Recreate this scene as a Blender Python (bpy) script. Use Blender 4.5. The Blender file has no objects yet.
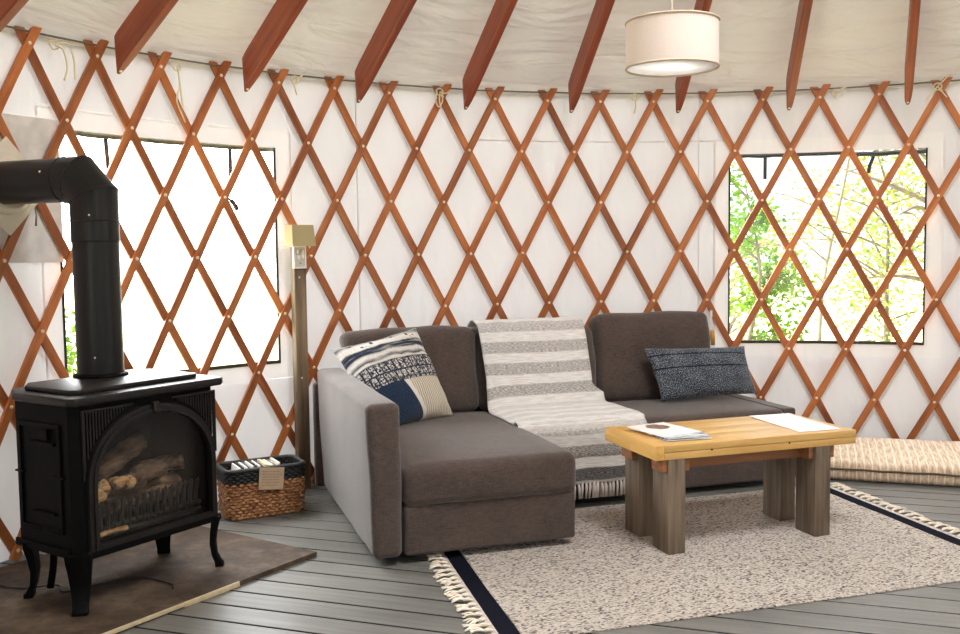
import bpy, bmesh, math, random
from mathutils import Vector, Matrix, noise

R_ = math.radians
sc = bpy.context.scene
COL = sc.collection
random.seed(7)

# ------------------------------------------------------------------ helpers
def lin(c):
    c = c / 255.0
    return c / 12.92 if c <= 0.04045 else ((c + 0.055) / 1.055) ** 2.4

def rgb(r, g, b):
    return (lin(r), lin(g), lin(b), 1.0)

class NT:
    """tiny node-tree builder"""
    def __init__(self, name):
        self.m = bpy.data.materials.new(name)
        self.m.use_nodes = True
        self.t = self.m.node_tree
        self.t.nodes.clear()
        self.out = self.t.nodes.new('ShaderNodeOutputMaterial')
    def n(self, kind, props=None, **ins):
        nd = self.t.nodes.new(kind)
        for k, v in (props or {}).items():
            setattr(nd, k, v)
        for k, v in ins.items():
            key = k.replace('_', ' ')
            sock = nd.inputs[int(k[1:])] if (k[0] == 'i' and k[1:].isdigit()) else nd.inputs[key]
            if hasattr(v, 'is_output'):
                self.t.links.new(v, sock)
            else:
                sock.default_value = v
        return nd
    def math(self, op, a, b=0.0, c=0.0):
        return self.n('ShaderNodeMath', {'operation': op}, i0=a, i1=b, i2=c).outputs[0]
    def ramp(self, fac, stops, interp='LINEAR'):
        nd = self.n('ShaderNodeValToRGB', None, Fac=fac)
        cr = nd.color_ramp
        cr.interpolation = interp
        while len(cr.elements) < len(stops):
            cr.elements.new(0.5)
        for e, (p, c) in zip(cr.elements, stops):
            e.position = p
            e.color = c
        return nd.outputs[0]
    def mix(self, fac, a, b, mode='MIX'):
        nd = self.n('ShaderNodeMix', {'data_type': 'RGBA', 'blend_type': mode})
        for idx, v in ((0, fac), (6, a), (7, b)):
            if hasattr(v, 'is_output'):
                self.t.links.new(v, nd.inputs[idx])
            else:
                nd.inputs[idx].default_value = v
        return nd.outputs[2]
    def obj(self):
        return self.n('ShaderNodeTexCoord').outputs['Object']
    def uv(self):
        return self.n('ShaderNodeTexCoord').outputs['UV']
    def mapping(self, vec, scale=(1, 1, 1), loc=(0, 0, 0), rot=(0, 0, 0)):
        nd = self.n('ShaderNodeMapping', None, Vector=vec)
        nd.inputs['Scale'].default_value = scale
        nd.inputs['Location'].default_value = loc
        nd.inputs['Rotation'].default_value = rot
        return nd.outputs[0]
    def noise(self, vec, scale, detail=3.0, rough=0.55):
        return self.n('ShaderNodeTexNoise', None, Vector=vec, Scale=scale, Detail=detail, Roughness=rough).outputs[0]
    def bump(self, h, strength=0.3, dist=0.01):
        return self.n('ShaderNodeBump', None, Height=h, Strength=strength, Distance=dist).outputs[0]
    def surf(self, sock):
        self.t.links.new(sock, self.out.inputs[0])
        return self.m
    def pbr(self, color, rough=0.6, normal=None, metal=0.0, spec=0.5, sheen=0.0, emis=None, es=0.0):
        kw = {'Base_Color': color, 'Roughness': rough, 'Metallic': metal, 'Specular_IOR_Level': spec, 'Sheen_Weight': sheen}
        nd = self.n('ShaderNodeBsdfPrincipled', None, **kw)
        if normal is not None:
            self.t.links.new(normal, nd.inputs['Normal'])
        if emis is not None:
            nd.inputs['Emission Color'].default_value = emis
            nd.inputs['Emission Strength'].default_value = es
        return nd.outputs[0]

def flat(name, col, rough=0.6, metal=0.0, spec=0.5):
    t = NT(name)
    v = t.noise(t.obj(), 40.0, 2.0)
    c = t.mix(0.12, col, v, 'OVERLAY')
    return t.surf(t.pbr(c, rough, None, metal, spec))

def wood(name, c1, c2, axis=0, rough=0.5, grain=1.0, use_uv=False, rand=0.18, bump=0.15, knots=False):
    t = NT(name)
    co = t.uv() if use_uv else t.obj()
    s = [38.0, 38.0, 38.0]
    s[axis] = 2.2
    oi = t.n('ShaderNodeObjectInfo').outputs['Random']
    off = t.n('ShaderNodeCombineXYZ', None, X=t.math('MULTIPLY', oi, 13.0), Y=t.math('MULTIPLY', oi, 7.0), Z=t.math('MULTIPLY', oi, 29.0)).outputs[0]
    co2 = t.n('ShaderNodeVectorMath', {'operation': 'ADD'}, i0=co, i1=off).outputs[0]
    mp = t.mapping(co2, tuple(x * grain for x in s))
    g = t.noise(mp, 1.0, 4.0, 0.6)
    big = t.noise(t.mapping(co2, (1.5, 1.5, 1.5)), 2.0, 2.0)
    fac = t.math('ADD', t.math('MULTIPLY', g, 0.75), t.math('MULTIPLY', big, 0.25))
    col = t.ramp(fac, [(0.32, c1), (0.68, c2)])
    if knots:
        ks = [14.0, 14.0, 14.0]
        ks[axis] = 4.5
        v = t.n('ShaderNodeTexVoronoi', None, Vector=t.mapping(co2, tuple(ks)), Scale=0.7).outputs['Distance']
        col = t.mix(t.ramp(v, [(0.04, (1, 1, 1, 1)), (0.13, (0, 0, 0, 1))]), col, tuple(x * 0.35 for x in c1[:3]) + (1,))
    val = t.math('ADD', 1.0 - rand, t.math('MULTIPLY', oi, 2 * rand))
    hsv = t.n('ShaderNodeHueSaturation', None, Value=val, Color=col).outputs[0]
    return t.surf(t.pbr(hsv, rough, t.bump(g, bump, 0.004)))

def mk(name, bm, mat=None, parent=None, smooth=True, auto=None):
    bmesh.ops.recalc_face_normals(bm, faces=bm.faces)
    me = bpy.data.meshes.new(name)
    bm.to_mesh(me)
    bm.free()
    if smooth:
        for p in me.polygons:
            p.use_smooth = True
        if auto:
            me.set_sharp_from_angle(angle=R_(auto))
    if mat:
        me.materials.append(mat)
    o = bpy.data.objects.new(name, me)
    COL.objects.link(o)
    if parent:
        o.parent = parent
    return o

def tag(o, label=None, cat=None, group=None, kind=None):
    if label: o['label'] = label
    if cat: o['category'] = cat
    if group: o['group'] = group
    if kind: o['kind'] = kind
    return o

def thing(name, label, cat, loc=(0, 0, 0), rz=0.0, group=None):
    o = bpy.data.objects.new(name, None)
    COL.objects.link(o)
    o.location = loc
    o.rotation_euler = (0, 0, rz)
    o.empty_display_size = 0.1
    return tag(o, label, cat, group)

def struct(name, bm, mat, smooth=True, auto=None):
    o = mk(name, bm, mat, None, smooth, auto)
    o['kind'] = 'structure'
    return o

def inst(src, parent, loc=None, rot=None, scale=None, name=None):
    c = src.copy()
    if name: c.name = name
    COL.objects.link(c)
    c.parent = parent
    if loc is not None: c.location = loc
    if rot is not None: c.rotation_euler = rot
    if scale is not None: c.scale = scale
    return c

def box(bm, lo, hi, M=None, bev=0.0):
    vs = []
    for z in (lo[2], hi[2]):
        for x, y in ((lo[0], lo[1]), (hi[0], lo[1]), (hi[0], hi[1]), (lo[0], hi[1])):
            v = Vector((x, y, z))
            vs.append(bm.verts.new(M @ v if M else v))
    fs = [bm.faces.new([vs[i] for i in q]) for q in ((0, 3, 2, 1), (4, 5, 6, 7), (0, 1, 5, 4), (1, 2, 6, 5), (2, 3, 7, 6), (3, 0, 4, 7))]
    if bev > 0:
        es = list({e for f in fs for e in f.edges})
        bmesh.ops.bevel(bm, geom=es, offset=bev, segments=2, profile=0.6, affect='EDGES')

def roundbox(bm, lo, hi, r, n=6, fn=None, M=None):
    """box with rounded edges, gridded so that it can be crowned and wrinkled by fn(p, q)"""
    lo, hi = Vector(lo), Vector(hi)
    ax = []
    for k in range(3):
        L = hi[k] - lo[k]
        rr = min(r, L * 0.499)
        a = [lo[k] + rr * t for t in (0, 0.15, 0.4, 0.7, 1.0)]
        mid = [lo[k] + rr + (L - 2 * rr) * i / n for i in range(1, n)]
        b = [hi[k] - rr * t for t in (1.0, 0.7, 0.4, 0.15, 0)]
        ax.append(a + mid + b)
    cache = {}
    def V(i, j, k):
        key = (i, j, k)
        if key in cache: return cache[key]
        p = Vector((ax[0][i], ax[1][j], ax[2][k]))
        inner = Vector()
        for c in range(3):
            rr = min(r, (hi[c] - lo[c]) * 0.499)
            inner[c] = min(max(p[c], lo[c] + rr), hi[c] - rr)
        d = p - inner
        if d.length > 1e-9:
            rr = min(r, min((hi[c] - lo[c]) * 0.499 for c in range(3)))
            p = inner + d.normalized() * max(abs(d[0]), abs(d[1]), abs(d[2]))
        if fn:
            q = Vector(((p.x - lo.x) / (hi.x - lo.x), (p.y - lo.y) / (hi.y - lo.y), (p.z - lo.z) / (hi.z - lo.z)))
            p = fn(p, q)
        cache[key] = bm.verts.new(M @ p if M else p)
        return cache[key]
    N = [len(a) - 1 for a in ax]
    for i in range(N[0]):
        for j in range(N[1]):
            for k in (0, N[2]):
                bm.faces.new((V(i, j, k), V(i + 1, j, k), V(i + 1, j + 1, k), V(i, j + 1, k)))
    for i in range(N[0]):
        for k in range(N[2]):
            for j in (0, N[1]):
                bm.faces.new((V(i, j, k), V(i + 1, j, k), V(i + 1, j, k + 1), V(i, j, k + 1)))
    for j in range(N[1]):
        for k in range(N[2]):
            for i in (0, N[0]):
                bm.faces.new((V(i, j, k), V(i, j + 1, k), V(i, j + 1, k + 1), V(i, j, k + 1)))

def tube(bm, pts, r, seg=8, closed=False, cap=True, flat=1.0):
    pts = [Vector(p) for p in pts]
    n = len(pts)
    rr = r if isinstance(r, (list, tuple)) else [r] * n
    rings = []
    up = Vector((0, 0, 1))
    prev = None
    for i, p in enumerate(pts):
        a = pts[(i - 1) % n] if (closed or i > 0) else p
        b = pts[(i + 1) % n] if (closed or i < n - 1) else p
        t = (b - a).normalized() if (b - a).length > 1e-9 else Vector((0, 0, 1))
        if prev is None:
            x = t.cross(up)
            if x.length < 1e-3: x = t.cross(Vector((1, 0, 0)))
        else:
            x = prev - t * prev.dot(t)
            if x.length < 1e-6: x = t.cross(up)
        x.normalize()
        prev = x
        y = t.cross(x)
        rings.append([bm.verts.new(p + (x * math.cos(2 * math.pi * k / seg) + y * math.sin(2 * math.pi * k / seg) * flat) * rr[i]) for k in range(seg)])
    m = n if closed else n - 1
    for i in range(m):
        A, B = rings[i], rings[(i + 1) % n]
        for k in range(seg):
            bm.faces.new((A[k], A[(k + 1) % seg], B[(k + 1) % seg], B[k]))
    if cap and not closed:
        bm.faces.new(rings[0][::-1])
        bm.faces.new(rings[-1])

def lathe(bm, prof, seg=32, M=None, cap=False):
    rings = []
    for r, z in prof:
        rings.append([bm.verts.new((M @ v) if M else v) for v in (Vector((r * math.cos(2 * math.pi * k / seg), r * math.sin(2 * math.pi * k / seg), z)) for k in range(seg))])
    for A, B in zip(rings, rings[1:]):
        for k in range(seg):
            bm.faces.new((A[k], A[(k + 1) % seg], B[(k + 1) % seg], B[k]))
    if cap:
        bm.faces.new(rings[0][::-1])
        bm.faces.new(rings[-1])

def prism(bm, poly, z0, z1, bev=0.0):
    a = [bm.verts.new((x, y, z0)) for x, y in poly]
    b = [bm.verts.new((x, y, z1)) for x, y in poly]
    n = len(poly)
    fs = [bm.faces.new(a[::-1]), bm.faces.new(b)]
    for i in range(n):
        fs.append(bm.faces.new((a[i], a[(i + 1) % n], b[(i + 1) % n], b[i])))
    if bev:
        es = list({e for f in fs[:2] for e in f.edges})
        bmesh.ops.bevel(bm, geom=es, offset=bev, segments=3, profile=0.5, affect='EDGES')

def spline(pts, n):
    """Catmull-Rom through pts, n samples per span"""
    P = [Vector(p) for p in pts]
    P = [P[0] * 2 - P[1]] + P + [P[-1] * 2 - P[-2]]
    out = []
    for i in range(1, len(P) - 2):
        for k in range(n):
            t = k / n
            a, b, c, d = P[i - 1], P[i], P[i + 1], P[i + 2]
            out.append(0.5 * ((2 * b) + (c - a) * t + (2 * a - 5 * b + 4 * c - d) * t * t + (3 * b - a - 3 * c + d) * t ** 3))
    out.append(P[-2].copy())
    return out

def nz(x, y=0.0, z=0.0):
    return noise.noise(Vector((x, y, z)))

def pillow(name, BL, BR, TR, TL, thick, mat, parent, n=22, pinch=0.05, wr=0.012, seed=0.0):
    """stuffed pillow through four corner points, with UV and a pinched seam"""
    BL, BR, TR, TL = map(Vector, (BL, BR, TR, TL))
    nrm = (BR - BL).cross(TL - BL).normalized()
    bm = bmesh.new()
    uvl = bm.loops.layers.uv.new('UVMap')
    cen = (BL + BR + TR + TL) / 4
    grid = {}
    def P(s, t, side):
        p = BL * (1 - s) * (1 - t) + BR * s * (1 - t) + TR * s * t + TL * (1 - s) * t
        a, b = abs(2 * s - 1), abs(2 * t - 1)
        pin = pinch * (max(0, 1 - b * b) * a ** 6 + max(0, 1 - a * a) * b ** 6)
        p = p + (cen - p) * pin * 1.6
        h = ((1 - a ** 2.4) * (1 - b ** 2.4))
        h = max(h, 0) ** 0.55
        w = wr * nz(s * 5 + seed, t * 5, side * 3 + seed) * (1.0 if h > 0.02 else 0) + wr * 0.6 * nz(s * 13, t * 13 + seed, side) * (1 - h) * (h > 0.02)
        return p + nrm * side * (thick * 0.5 * h + w)
    ss = [0.5 - 0.5 * math.cos(math.pi * i / n) for i in range(n + 1)]
    ss = [0.6 * a + 0.4 * i / n for i, a in enumerate(ss)]
    for side in (1, -1):
        for i, s in enumerate(ss):
            for j, t in enumerate(ss):
                edge = i in (0, n) or j in (0, n)
                if side == -1 and edge:
                    grid[(i, j, -1)] = grid[(i, j, 1)]
                else:
                    grid[(i, j, side)] = bm.verts.new(P(s, t, side))
        for i in range(n):
            for j in range(n):
                q = [(i, j), (i + 1, j), (i + 1, j + 1), (i, j + 1)]
                if side == -1: q = q[::-1]
                f = bm.faces.new([grid[(a, b, side)] for a, b in q])
                for l, (a, b) in zip(f.loops, q):
                    l[uvl].uv = (ss[a], ss[b])
    return mk(name, bm, mat, parent)

# ------------------------------------------------------------------ yurt geometry
CX, CY, RY = 1.2607, 2.4330, 3.6269           # yurt centre and radius of the lattice face
TH0, DTH = 2.63682, 0.0928361                 # angle of the first crossing, angle between crossings
ZT, ROW = 2.2147, 0.31                        # height of the top crossings, distance between rows
RF = RY + 0.052                               # radius of the fabric
ZWALL = 2.262
SL = 0.64                                     # slope of the roof

def onwall(th_deg, r, z):
    a = R_(th_deg)
    return Vector((CX + r * math.cos(a), CY + r * math.sin(a), z))

def wall_frame(th_deg, r, z):
    """x: to the right seen from inside, y: outwards, z: up"""
    a = R_(th_deg)
    o = Vector((math.cos(a), math.sin(a), 0))
    x = Vector((math.sin(a), -math.cos(a), 0))
    M = Matrix((x, o, Vector((0, 0, 1)))).transposed().to_4x4()
    M.translation = onwall(th_deg, r, z)
    return M

# ------------------------------------------------------------------ materials
def fabric_wall(name, col, trans=0.22, sc_=1.0):
    t = NT(name)
    co = t.obj()
    w = t.noise(t.mapping(co, (2.2, 2.2, 0.9)), 2.0 * sc_, 2.5, 0.5)
    f = t.noise(co, 260.0, 2.0)
    h = t.math('ADD', t.math('MULTIPLY', w, 1.0), t.math('MULTIPLY', f, 0.04))
    nrm = t.bump(h, 0.55, 0.07)
    c = t.mix(t.math('MULTIPLY', t.noise(co, 3.0, 3.0), 0.16), col, tuple(x * 0.8 for x in col[:3]) + (1,))
    d = t.n('ShaderNodeBsdfDiffuse', None, Color=c, Normal=nrm).outputs[0]
    tr = t.n('ShaderNodeBsdfTranslucent', None, Color=c, Normal=nrm).outputs[0]
    return t.surf(t.n('ShaderNodeMixShader', None, i0=trans, i1=d, i2=tr).outputs[0])

def roof_fabric(name, col, trans):
    t = NT(name)
    co = t.obj()
    sp = t.n('ShaderNodeSeparateXYZ', None, Vector=co)
    dx = t.math('SUBTRACT', sp.outputs[0], 1.2607); dy = t.math('SUBTRACT', sp.outputs[1], 2.4330)
    rr = t.math('SQRT', t.math('ADD', t.math('MULTIPLY', dx, dx), t.math('MULTIPLY', dy, dy)))
    an = t.math('ARCTAN2', dy, dx)
    vec = t.n('ShaderNodeCombineXYZ', None, X=t.math('MULTIPLY', an, 7.0), Y=t.math('MULTIPLY', rr, 9.0)).outputs[0]
    h = t.n('ShaderNodeTexNoise', None, Vector=vec, Scale=1.0, Detail=3.0, Roughness=0.5, Distortion=0.8).outputs[0]
    nrm = t.bump(h, 0.75, 0.09)
    d = t.n('ShaderNodeBsdfDiffuse', None, Color=col, Normal=nrm).outputs[0]
    tr = t.n('ShaderNodeBsdfTranslucent', None, Color=col, Normal=nrm).outputs[0]
    return t.surf(t.n('ShaderNodeMixShader', None, i0=trans, i1=d, i2=tr).outputs[0])

M_WALL = fabric_wall('wall_canvas', (0.78, 0.77, 0.785, 1), 0.036)
M_BAND = fabric_wall('window_border_canvas', (0.82, 0.80, 0.79, 1), 0.045)
M_ROOF = roof_fabric('roof_canvas', (0.80, 0.76, 0.70, 1), 0.02)
M_SLAT = wood('slat_wood', rgb(122, 58, 24), rgb(206, 126, 66), 0, 0.45, use_uv=True, rand=0.20)
M_RAFT = wood('rafter_wood', rgb(122, 48, 22), rgb(168, 80, 40), 0, 0.45, rand=0.10)
M_BRASS = flat('nickel_rivet', rgb(240, 225, 195), 0.35, 0.3)
M_CORD = flat('cotton_cord', rgb(232, 222, 190), 0.9)
M_CABLE = flat('steel_cable', rgb(120, 116, 104), 0.5, 0.4)
M_BLACKSTRAP = flat('black_webbing', rgb(24, 26, 26), 0.7)
M_OLIVE = flat('olive_edge_tape', rgb(62, 58, 36), 0.8)
M_IRON = None

def iron(name, a, b, rough=0.5, spec=0.06):
    t = NT(name)
    v = t.noise(t.obj(), 90.0, 3.0)
    c = t.mix(v, a, b)
    return t.surf(t.pbr(c, rough, t.bump(v, 0.12, 0.002), 0.0, spec))

M_IRON = iron('black_cast_iron', rgb(9, 9, 9), rgb(17, 16, 15), 0.5)
M_IRON2 = iron('worn_cast_iron', rgb(20, 18, 17), rgb(38, 34, 31), 0.42, 0.22)
M_PIPE = iron('black_stove_pipe', rgb(13, 12, 11), rgb(21, 19, 18), 0.36, 0.3)

def sofa_fabric(name, a, b):
    t = NT(name)
    co = t.obj()
    s1 = t.noise(t.mapping(co, (260, 260, 40)), 1.0, 2.0)
    s2 = t.noise(t.mapping(co, (40, 40, 300)), 1.0, 2.0)
    s3 = t.noise(t.mapping(co, (30, 260, 260)), 1.0, 2.0)
    f = t.math('DIVIDE', t.math('ADD', t.math('ADD', s1, s2), s3), 3.0)
    big = t.noise(co, 5.0, 3.0)
    c = t.ramp(t.math('ADD', t.math('MULTIPLY', f, 0.8), t.math('MULTIPLY', big, 0.2)), [(0.36, a), (0.64, b)])
    return t.surf(t.pbr(c, 0.9, t.bump(t.math('ADD', f, t.math('MULTIPLY', big, 0.7)), 0.35, 0.006), 0, 0.2, 0.26))

M_SOFA = sofa_fabric('taupe_sofa_weave', rgb(58, 48, 43), rgb(95, 81, 74))
M_DARKGAP = flat('dark_underside', rgb(20, 18, 17), 0.9)

# ------------------------------------------------------------------ floor
def floor_mat():
    t = NT('grey_painted_boards')
    co = t.obj()
    g = t.noise(t.mapping(co, (2.0, 45.0, 10.0)), 1.0, 4.0)
    b = t.noise(co, 1.6, 3.0)
    spk = t.noise(co, 70.0, 1.0)
    c = t.ramp(t.math('ADD', t.math('MULTIPLY', g, 0.5), t.math('MULTIPLY', b, 0.5)), [(0.35, rgb(91, 89, 85)), (0.65, rgb(121, 119, 113))])
    c = t.mix(t.ramp(spk, [(0.70, (0, 0, 0, 1)), (0.78, (0.6, 0.6, 0.6, 1))]), c, rgb(70, 66, 58))
    r = t.math('ADD', 0.30, t.math('MULTIPLY', b, 0.22))
    return t.surf(t.pbr(c, r, t.bump(g, 0.05, 0.003), 0, 0.4))

FA = R_(-19.0)
def build_floor():
    bm = bmesh.new()
    pitch, gap = 0.1385, 0.0115
    rad = RF + 0.06
    k = -int(rad / pitch) - 1
    # local frame: x along the boards, origin at yurt centre
    while k * pitch < rad:
        y0, y1 = k * pitch + gap / 2, (k + 1) * pitch - gap / 2
        ym = max(abs(y0), abs(y1))
        if ym < rad:
            L = math.sqrt(rad * rad - ym * ym) + 0.03
            # chamfered board: cross section profile
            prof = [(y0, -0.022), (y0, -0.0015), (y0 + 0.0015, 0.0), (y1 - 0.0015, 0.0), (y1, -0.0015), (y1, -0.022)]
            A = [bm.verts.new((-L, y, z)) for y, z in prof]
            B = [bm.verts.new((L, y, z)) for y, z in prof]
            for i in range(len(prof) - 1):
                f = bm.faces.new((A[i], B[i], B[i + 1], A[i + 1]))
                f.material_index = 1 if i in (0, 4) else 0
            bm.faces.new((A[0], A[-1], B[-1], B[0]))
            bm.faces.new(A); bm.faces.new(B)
        k += 1
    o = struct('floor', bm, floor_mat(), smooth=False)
    o.data.materials.append(flat('dirty_board_edge', rgb(38, 36, 32), 0.9))  # dark colour on the gap sides stands in for the shade between boards
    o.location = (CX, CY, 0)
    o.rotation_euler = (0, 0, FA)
    bm = bmesh.new()
    lathe(bm, [(0.001, -0.03), (rad + 0.1, -0.03), (rad + 0.1, -0.12), (0.001, -0.12)], 72)
    o = struct('trim_1', bm, flat('subfloor_dark', rgb(26, 25, 22), 0.9))
    o.location = (CX, CY, 0)
build_floor()

# ------------------------------------------------------------------ wall fabric with window openings
WIN = [(129.95, 148.9, 0.70, 1.872), (66.95, 85.05, 0.695, 1.886)]
BACKWIN = [(200.0, 218.0, 0.70, 1.88), (345.0, 363.0, 0.70, 1.88), (270.0, 288.0, 0.70, 1.88)]

def build_wall():
    bm = bmesh.new()
    ths = set()
    t = 20.0
    while t < 380.0:
        ths.add(round(t, 3)); t += 1.0
    zs = {0.0, ZWALL}
    z = 0.0
    while z < ZWALL:
        zs.add(round(z, 3)); z += 0.075
    OPEN = [(a - 1.3, b + 1.3, z0 - 0.075, z1 + 0.085) for a, b, z0, z1 in WIN] + BACKWIN
    for a, b, z0, z1 in OPEN:
        ths |= {a, b}; zs |= {z0, z1}
    ths = sorted(ths); zs = sorted(zs)
    ths.append(ths[0] + 360.0)
    cache = {}
    def V(i, j):
        ii = 0 if i == len(ths) - 1 else i
        if (ii, j) not in cache:
            th, z = ths[ii], zs[j]
            d = 0.009 * nz(th * 0.25, z * 0.9) + 0.004 * nz(th * 0.9, z * 2.0, 4)
            edge = any(a - 1.5 <= th <= b + 1.5 and z0 - .1 <= z <= z1 + .1 for a, b, z0, z1 in OPEN)
            d = 0 if edge else max(d, -0.006)
            cache[(ii, j)] = bm.verts.new(onwall(th, RF + d, z))
        return cache[(ii, j)]
    for i in range(len(ths) - 1):
        tm = (ths[i] + ths[i + 1]) / 2
        for j in range(len(zs) - 1):
            zm = (zs[j] + zs[j + 1]) / 2
            if any((a < tm < b or a < tm - 360 < b or a < tm + 360 < b) and z0 < zm < z1 for a, b, z0, z1 in OPEN):
                continue
            bm.faces.new((V(i, j), V(i + 1, j), V(i + 1, j + 1), V(i, j + 1)))
    struct('wall_back', bm, M_WALL)
build_wall()

def arc_strip(bm, th0, th1, z0, z1, r0, r1, n=10):
    """curved slab on the wall between two angles, two heights and two radii"""
    rings = []
    for i in range(n + 1):
        th = th0 + (th1 - th0) * i / n
        rings.append([bm.verts.new(onwall(th, r, z)) for r, z in ((r0, z0), (r1, z0), (r1, z1), (r0, z1))])
    for A, B in zip(rings, rings[1:]):
        for k in range(4):
            bm.faces.new((A[k], A[(k + 1) % 4], B[(k + 1) % 4], B[k]))
    bm.faces.new(rings[0]); bm.faces.new(rings[-1][::-1])

def vinyl():
    t = NT('clear_vinyl')
    tr = t.n('ShaderNodeBsdfTransparent', None, Color=(0.97, 0.98, 0.97, 1)).outputs[0]
    gl = t.n('ShaderNodeBsdfGlossy', None, Color=(1, 1, 1, 1), Roughness=0.08).outputs[0]
    return t.surf(t.n('ShaderNodeMixShader', None, i0=0.04, i1=tr, i2=gl).outputs[0])
M_VINYL = vinyl()

def build_window(idx, a, b, z0, z1, detail=True):
    w = thing('window_%d' % idx, None, None)
    w['kind'] = 'structure'
    bm = bmesh.new()
    n = 14
    lo = [bm.verts.new(onwall(a + (b - a) * i / n, RF + 0.004, z0)) for i in range(n + 1)]
    hi = [bm.verts.new(onwall(a + (b - a) * i / n, RF + 0.004, z1)) for i in range(n + 1)]
    for i in range(n):
        bm.faces.new((lo[i], lo[i + 1], hi[i + 1], hi[i]))
    mk('pane', bm, M_VINYL, w)
    if not detail: return w
    # sewn canvas border around the opening
    bm = bmesh.new()
    dw = 1.3
    def sheet(t0, t1, za, zb, n=14):
        A = [bm.verts.new(onwall(t0 + (t1 - t0) * k / n, RF - 0.003, za)) for k in range(n + 1)]
        B = [bm.verts.new(onwall(t0 + (t1 - t0) * k / n, RF - 0.003, zb)) for k in range(n + 1)]
        for k in range(n):
            bm.faces.new((A[k], A[k + 1], B[k + 1], B[k]))
    sheet(a - dw - .2, b + dw + .2, z1, z1 + 0.090); sheet(a - dw - .2, b + dw + .2, z0 - 0.080, z0)
    sheet(a - dw - .2, a, z0, z1, 3); sheet(b, b + dw + .2, z0, z1, 3)
    mk('canvas_border', bm, M_BAND, w, auto=40)
    # thin dark seam down the two sides and along the bottom
    bm = bmesh.new()
    arc_strip(bm, a, a + 0.16, z0, z1, RF - 0.008, RF + 0.003, 2)
    arc_strip(bm, b - 0.16, b, z0, z1, RF - 0.008, RF + 0.003, 2)
    mk('side_seam', bm, M_BLACKSTRAP, w, auto=40)
    bm = bmesh.new()
    arc_strip(bm, a, b, z0, z0 + 0.018, RF - 0.008, RF + 0.003, 14)
    mk('bottom_seam', bm, M_OLIVE, w, auto=40)
    # rolled-up outer flap hanging above the opening
    bm = bmesh.new()
    pts = []
    for i in range(30):
        th = a + (b - a) * i / 29
        pts.append(onwall(th, RF + 0.03 + 0.006 * nz(i * 0.4), z1 - 0.004 - 0.012 * abs(nz(i * 0.23 + idx * 5.0)) - 0.012 * (1 if i < 12 and idx == 2 else 0)))
    tube(bm, pts, 0.015, 8)
    mk('rolled_flap', bm, M_OLIVE if idx == 1 else M_BLACKSTRAP, w)
    return w

for i, (a, b, z0, z1) in enumerate(WIN): build_window(i + 1, a, b, z0, z1)
for i, (a, b, z0, z1) in enumerate(BACKWIN): build_window(i + 3, a, b, z0, z1, False)

# straps that hang in the windows outside the vinyl
def strap(th, ztop, zbot, lean, label, wd=0.022):
    bm = bmesh.new()
    M = wall_frame(th, RF + 0.03, 0)
    pts = [(0, ztop), (lean * 0.3, (ztop * 2 + zbot) / 3), (lean * 0.8, (ztop + 2 * zbot) / 3), (lean, zbot)]
    L = [[bm.verts.new(M @ Vector((x + s * wd / 2, d, z))) for s in (-1, 1) for d in (0, 0.004)] for x, z in pts]
    for A, B in zip(L, L[1:]):
        for q in ((0, 1, 1, 0), (1, 3, 3, 1), (3, 2, 2, 3), (2, 0, 0, 2)):
            bm.faces.new((A[q[0]], A[q[1]], B[q[2]], B[q[3]]))
    bm.faces.new([L[0][k] for k in (0, 1, 3, 2)]); bm.faces.new([L[-1][k] for k in (0, 2, 3, 1)])
    tag(mk('window_strap', bm, M_BLACKSTRAP, None, smooth=False), label, 'strap', 'black window straps')

strap(144.5, 1.872, 1.66, 0.01, 'black strap hanging in the left window, nearer the stove pipe')
strap(133.8, 1.872, 1.70, 0.0, 'black strap hanging in the left window, nearer the wooden post')
strap(81.5, 1.886, 1.73, 0.0, 'black vertical strap hanging at the left of the right window')
strap(71.5, 1.886, 1.75, -0.035, 'black slanting strap hanging at the right of the right window')
bm = bmesh.new()
tube(bm, spline([onwall(134.3, RF + .02, 1.60), onwall(134.1, RF + .01, 1.585), onwall(133.7, RF + .015, 1.565), onwall(133.4, RF + .02, 1.535)], 4), [0.006] * 5 + [0.012] * 4 + [0.014] * 4, 6)
tag(mk('strap_toggle', bm, M_BLACKSTRAP), 'small black toggle dangling in the middle of the left window', 'toggle')

# vertical canvas seam between the windows
bm = bmesh.new()
arc_strip(bm, 122.05, 122.16, 0.0, ZWALL, RF - 0.006, RF + 0.002, 1)
arc_strip(bm, 87.9, 88.0, 0.0, ZWALL, RF - 0.006, RF + 0.002, 1)
arc_strip(bm, 84.9, 110.0, 1.972, 1.978, RF - 0.006, RF + 0.002, 20)
struct('trim_2', bm, M_BAND, smooth=False)

# cable that runs along the top of the lattice
bm = bmesh.new()
pts = []
for i in range(120):
    th = 40 + 140 * i / 119
    pts.append(onwall(th, RY + 0.015, ZT + 0.052 + 0.004 * nz(i * 0.31)))
tube(bm, pts, 0.0045, 6)
tag(mk('tension_cable', bm, M_CABLE), 'thin steel cable running along the top ends of the lattice', 'cable')

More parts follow.
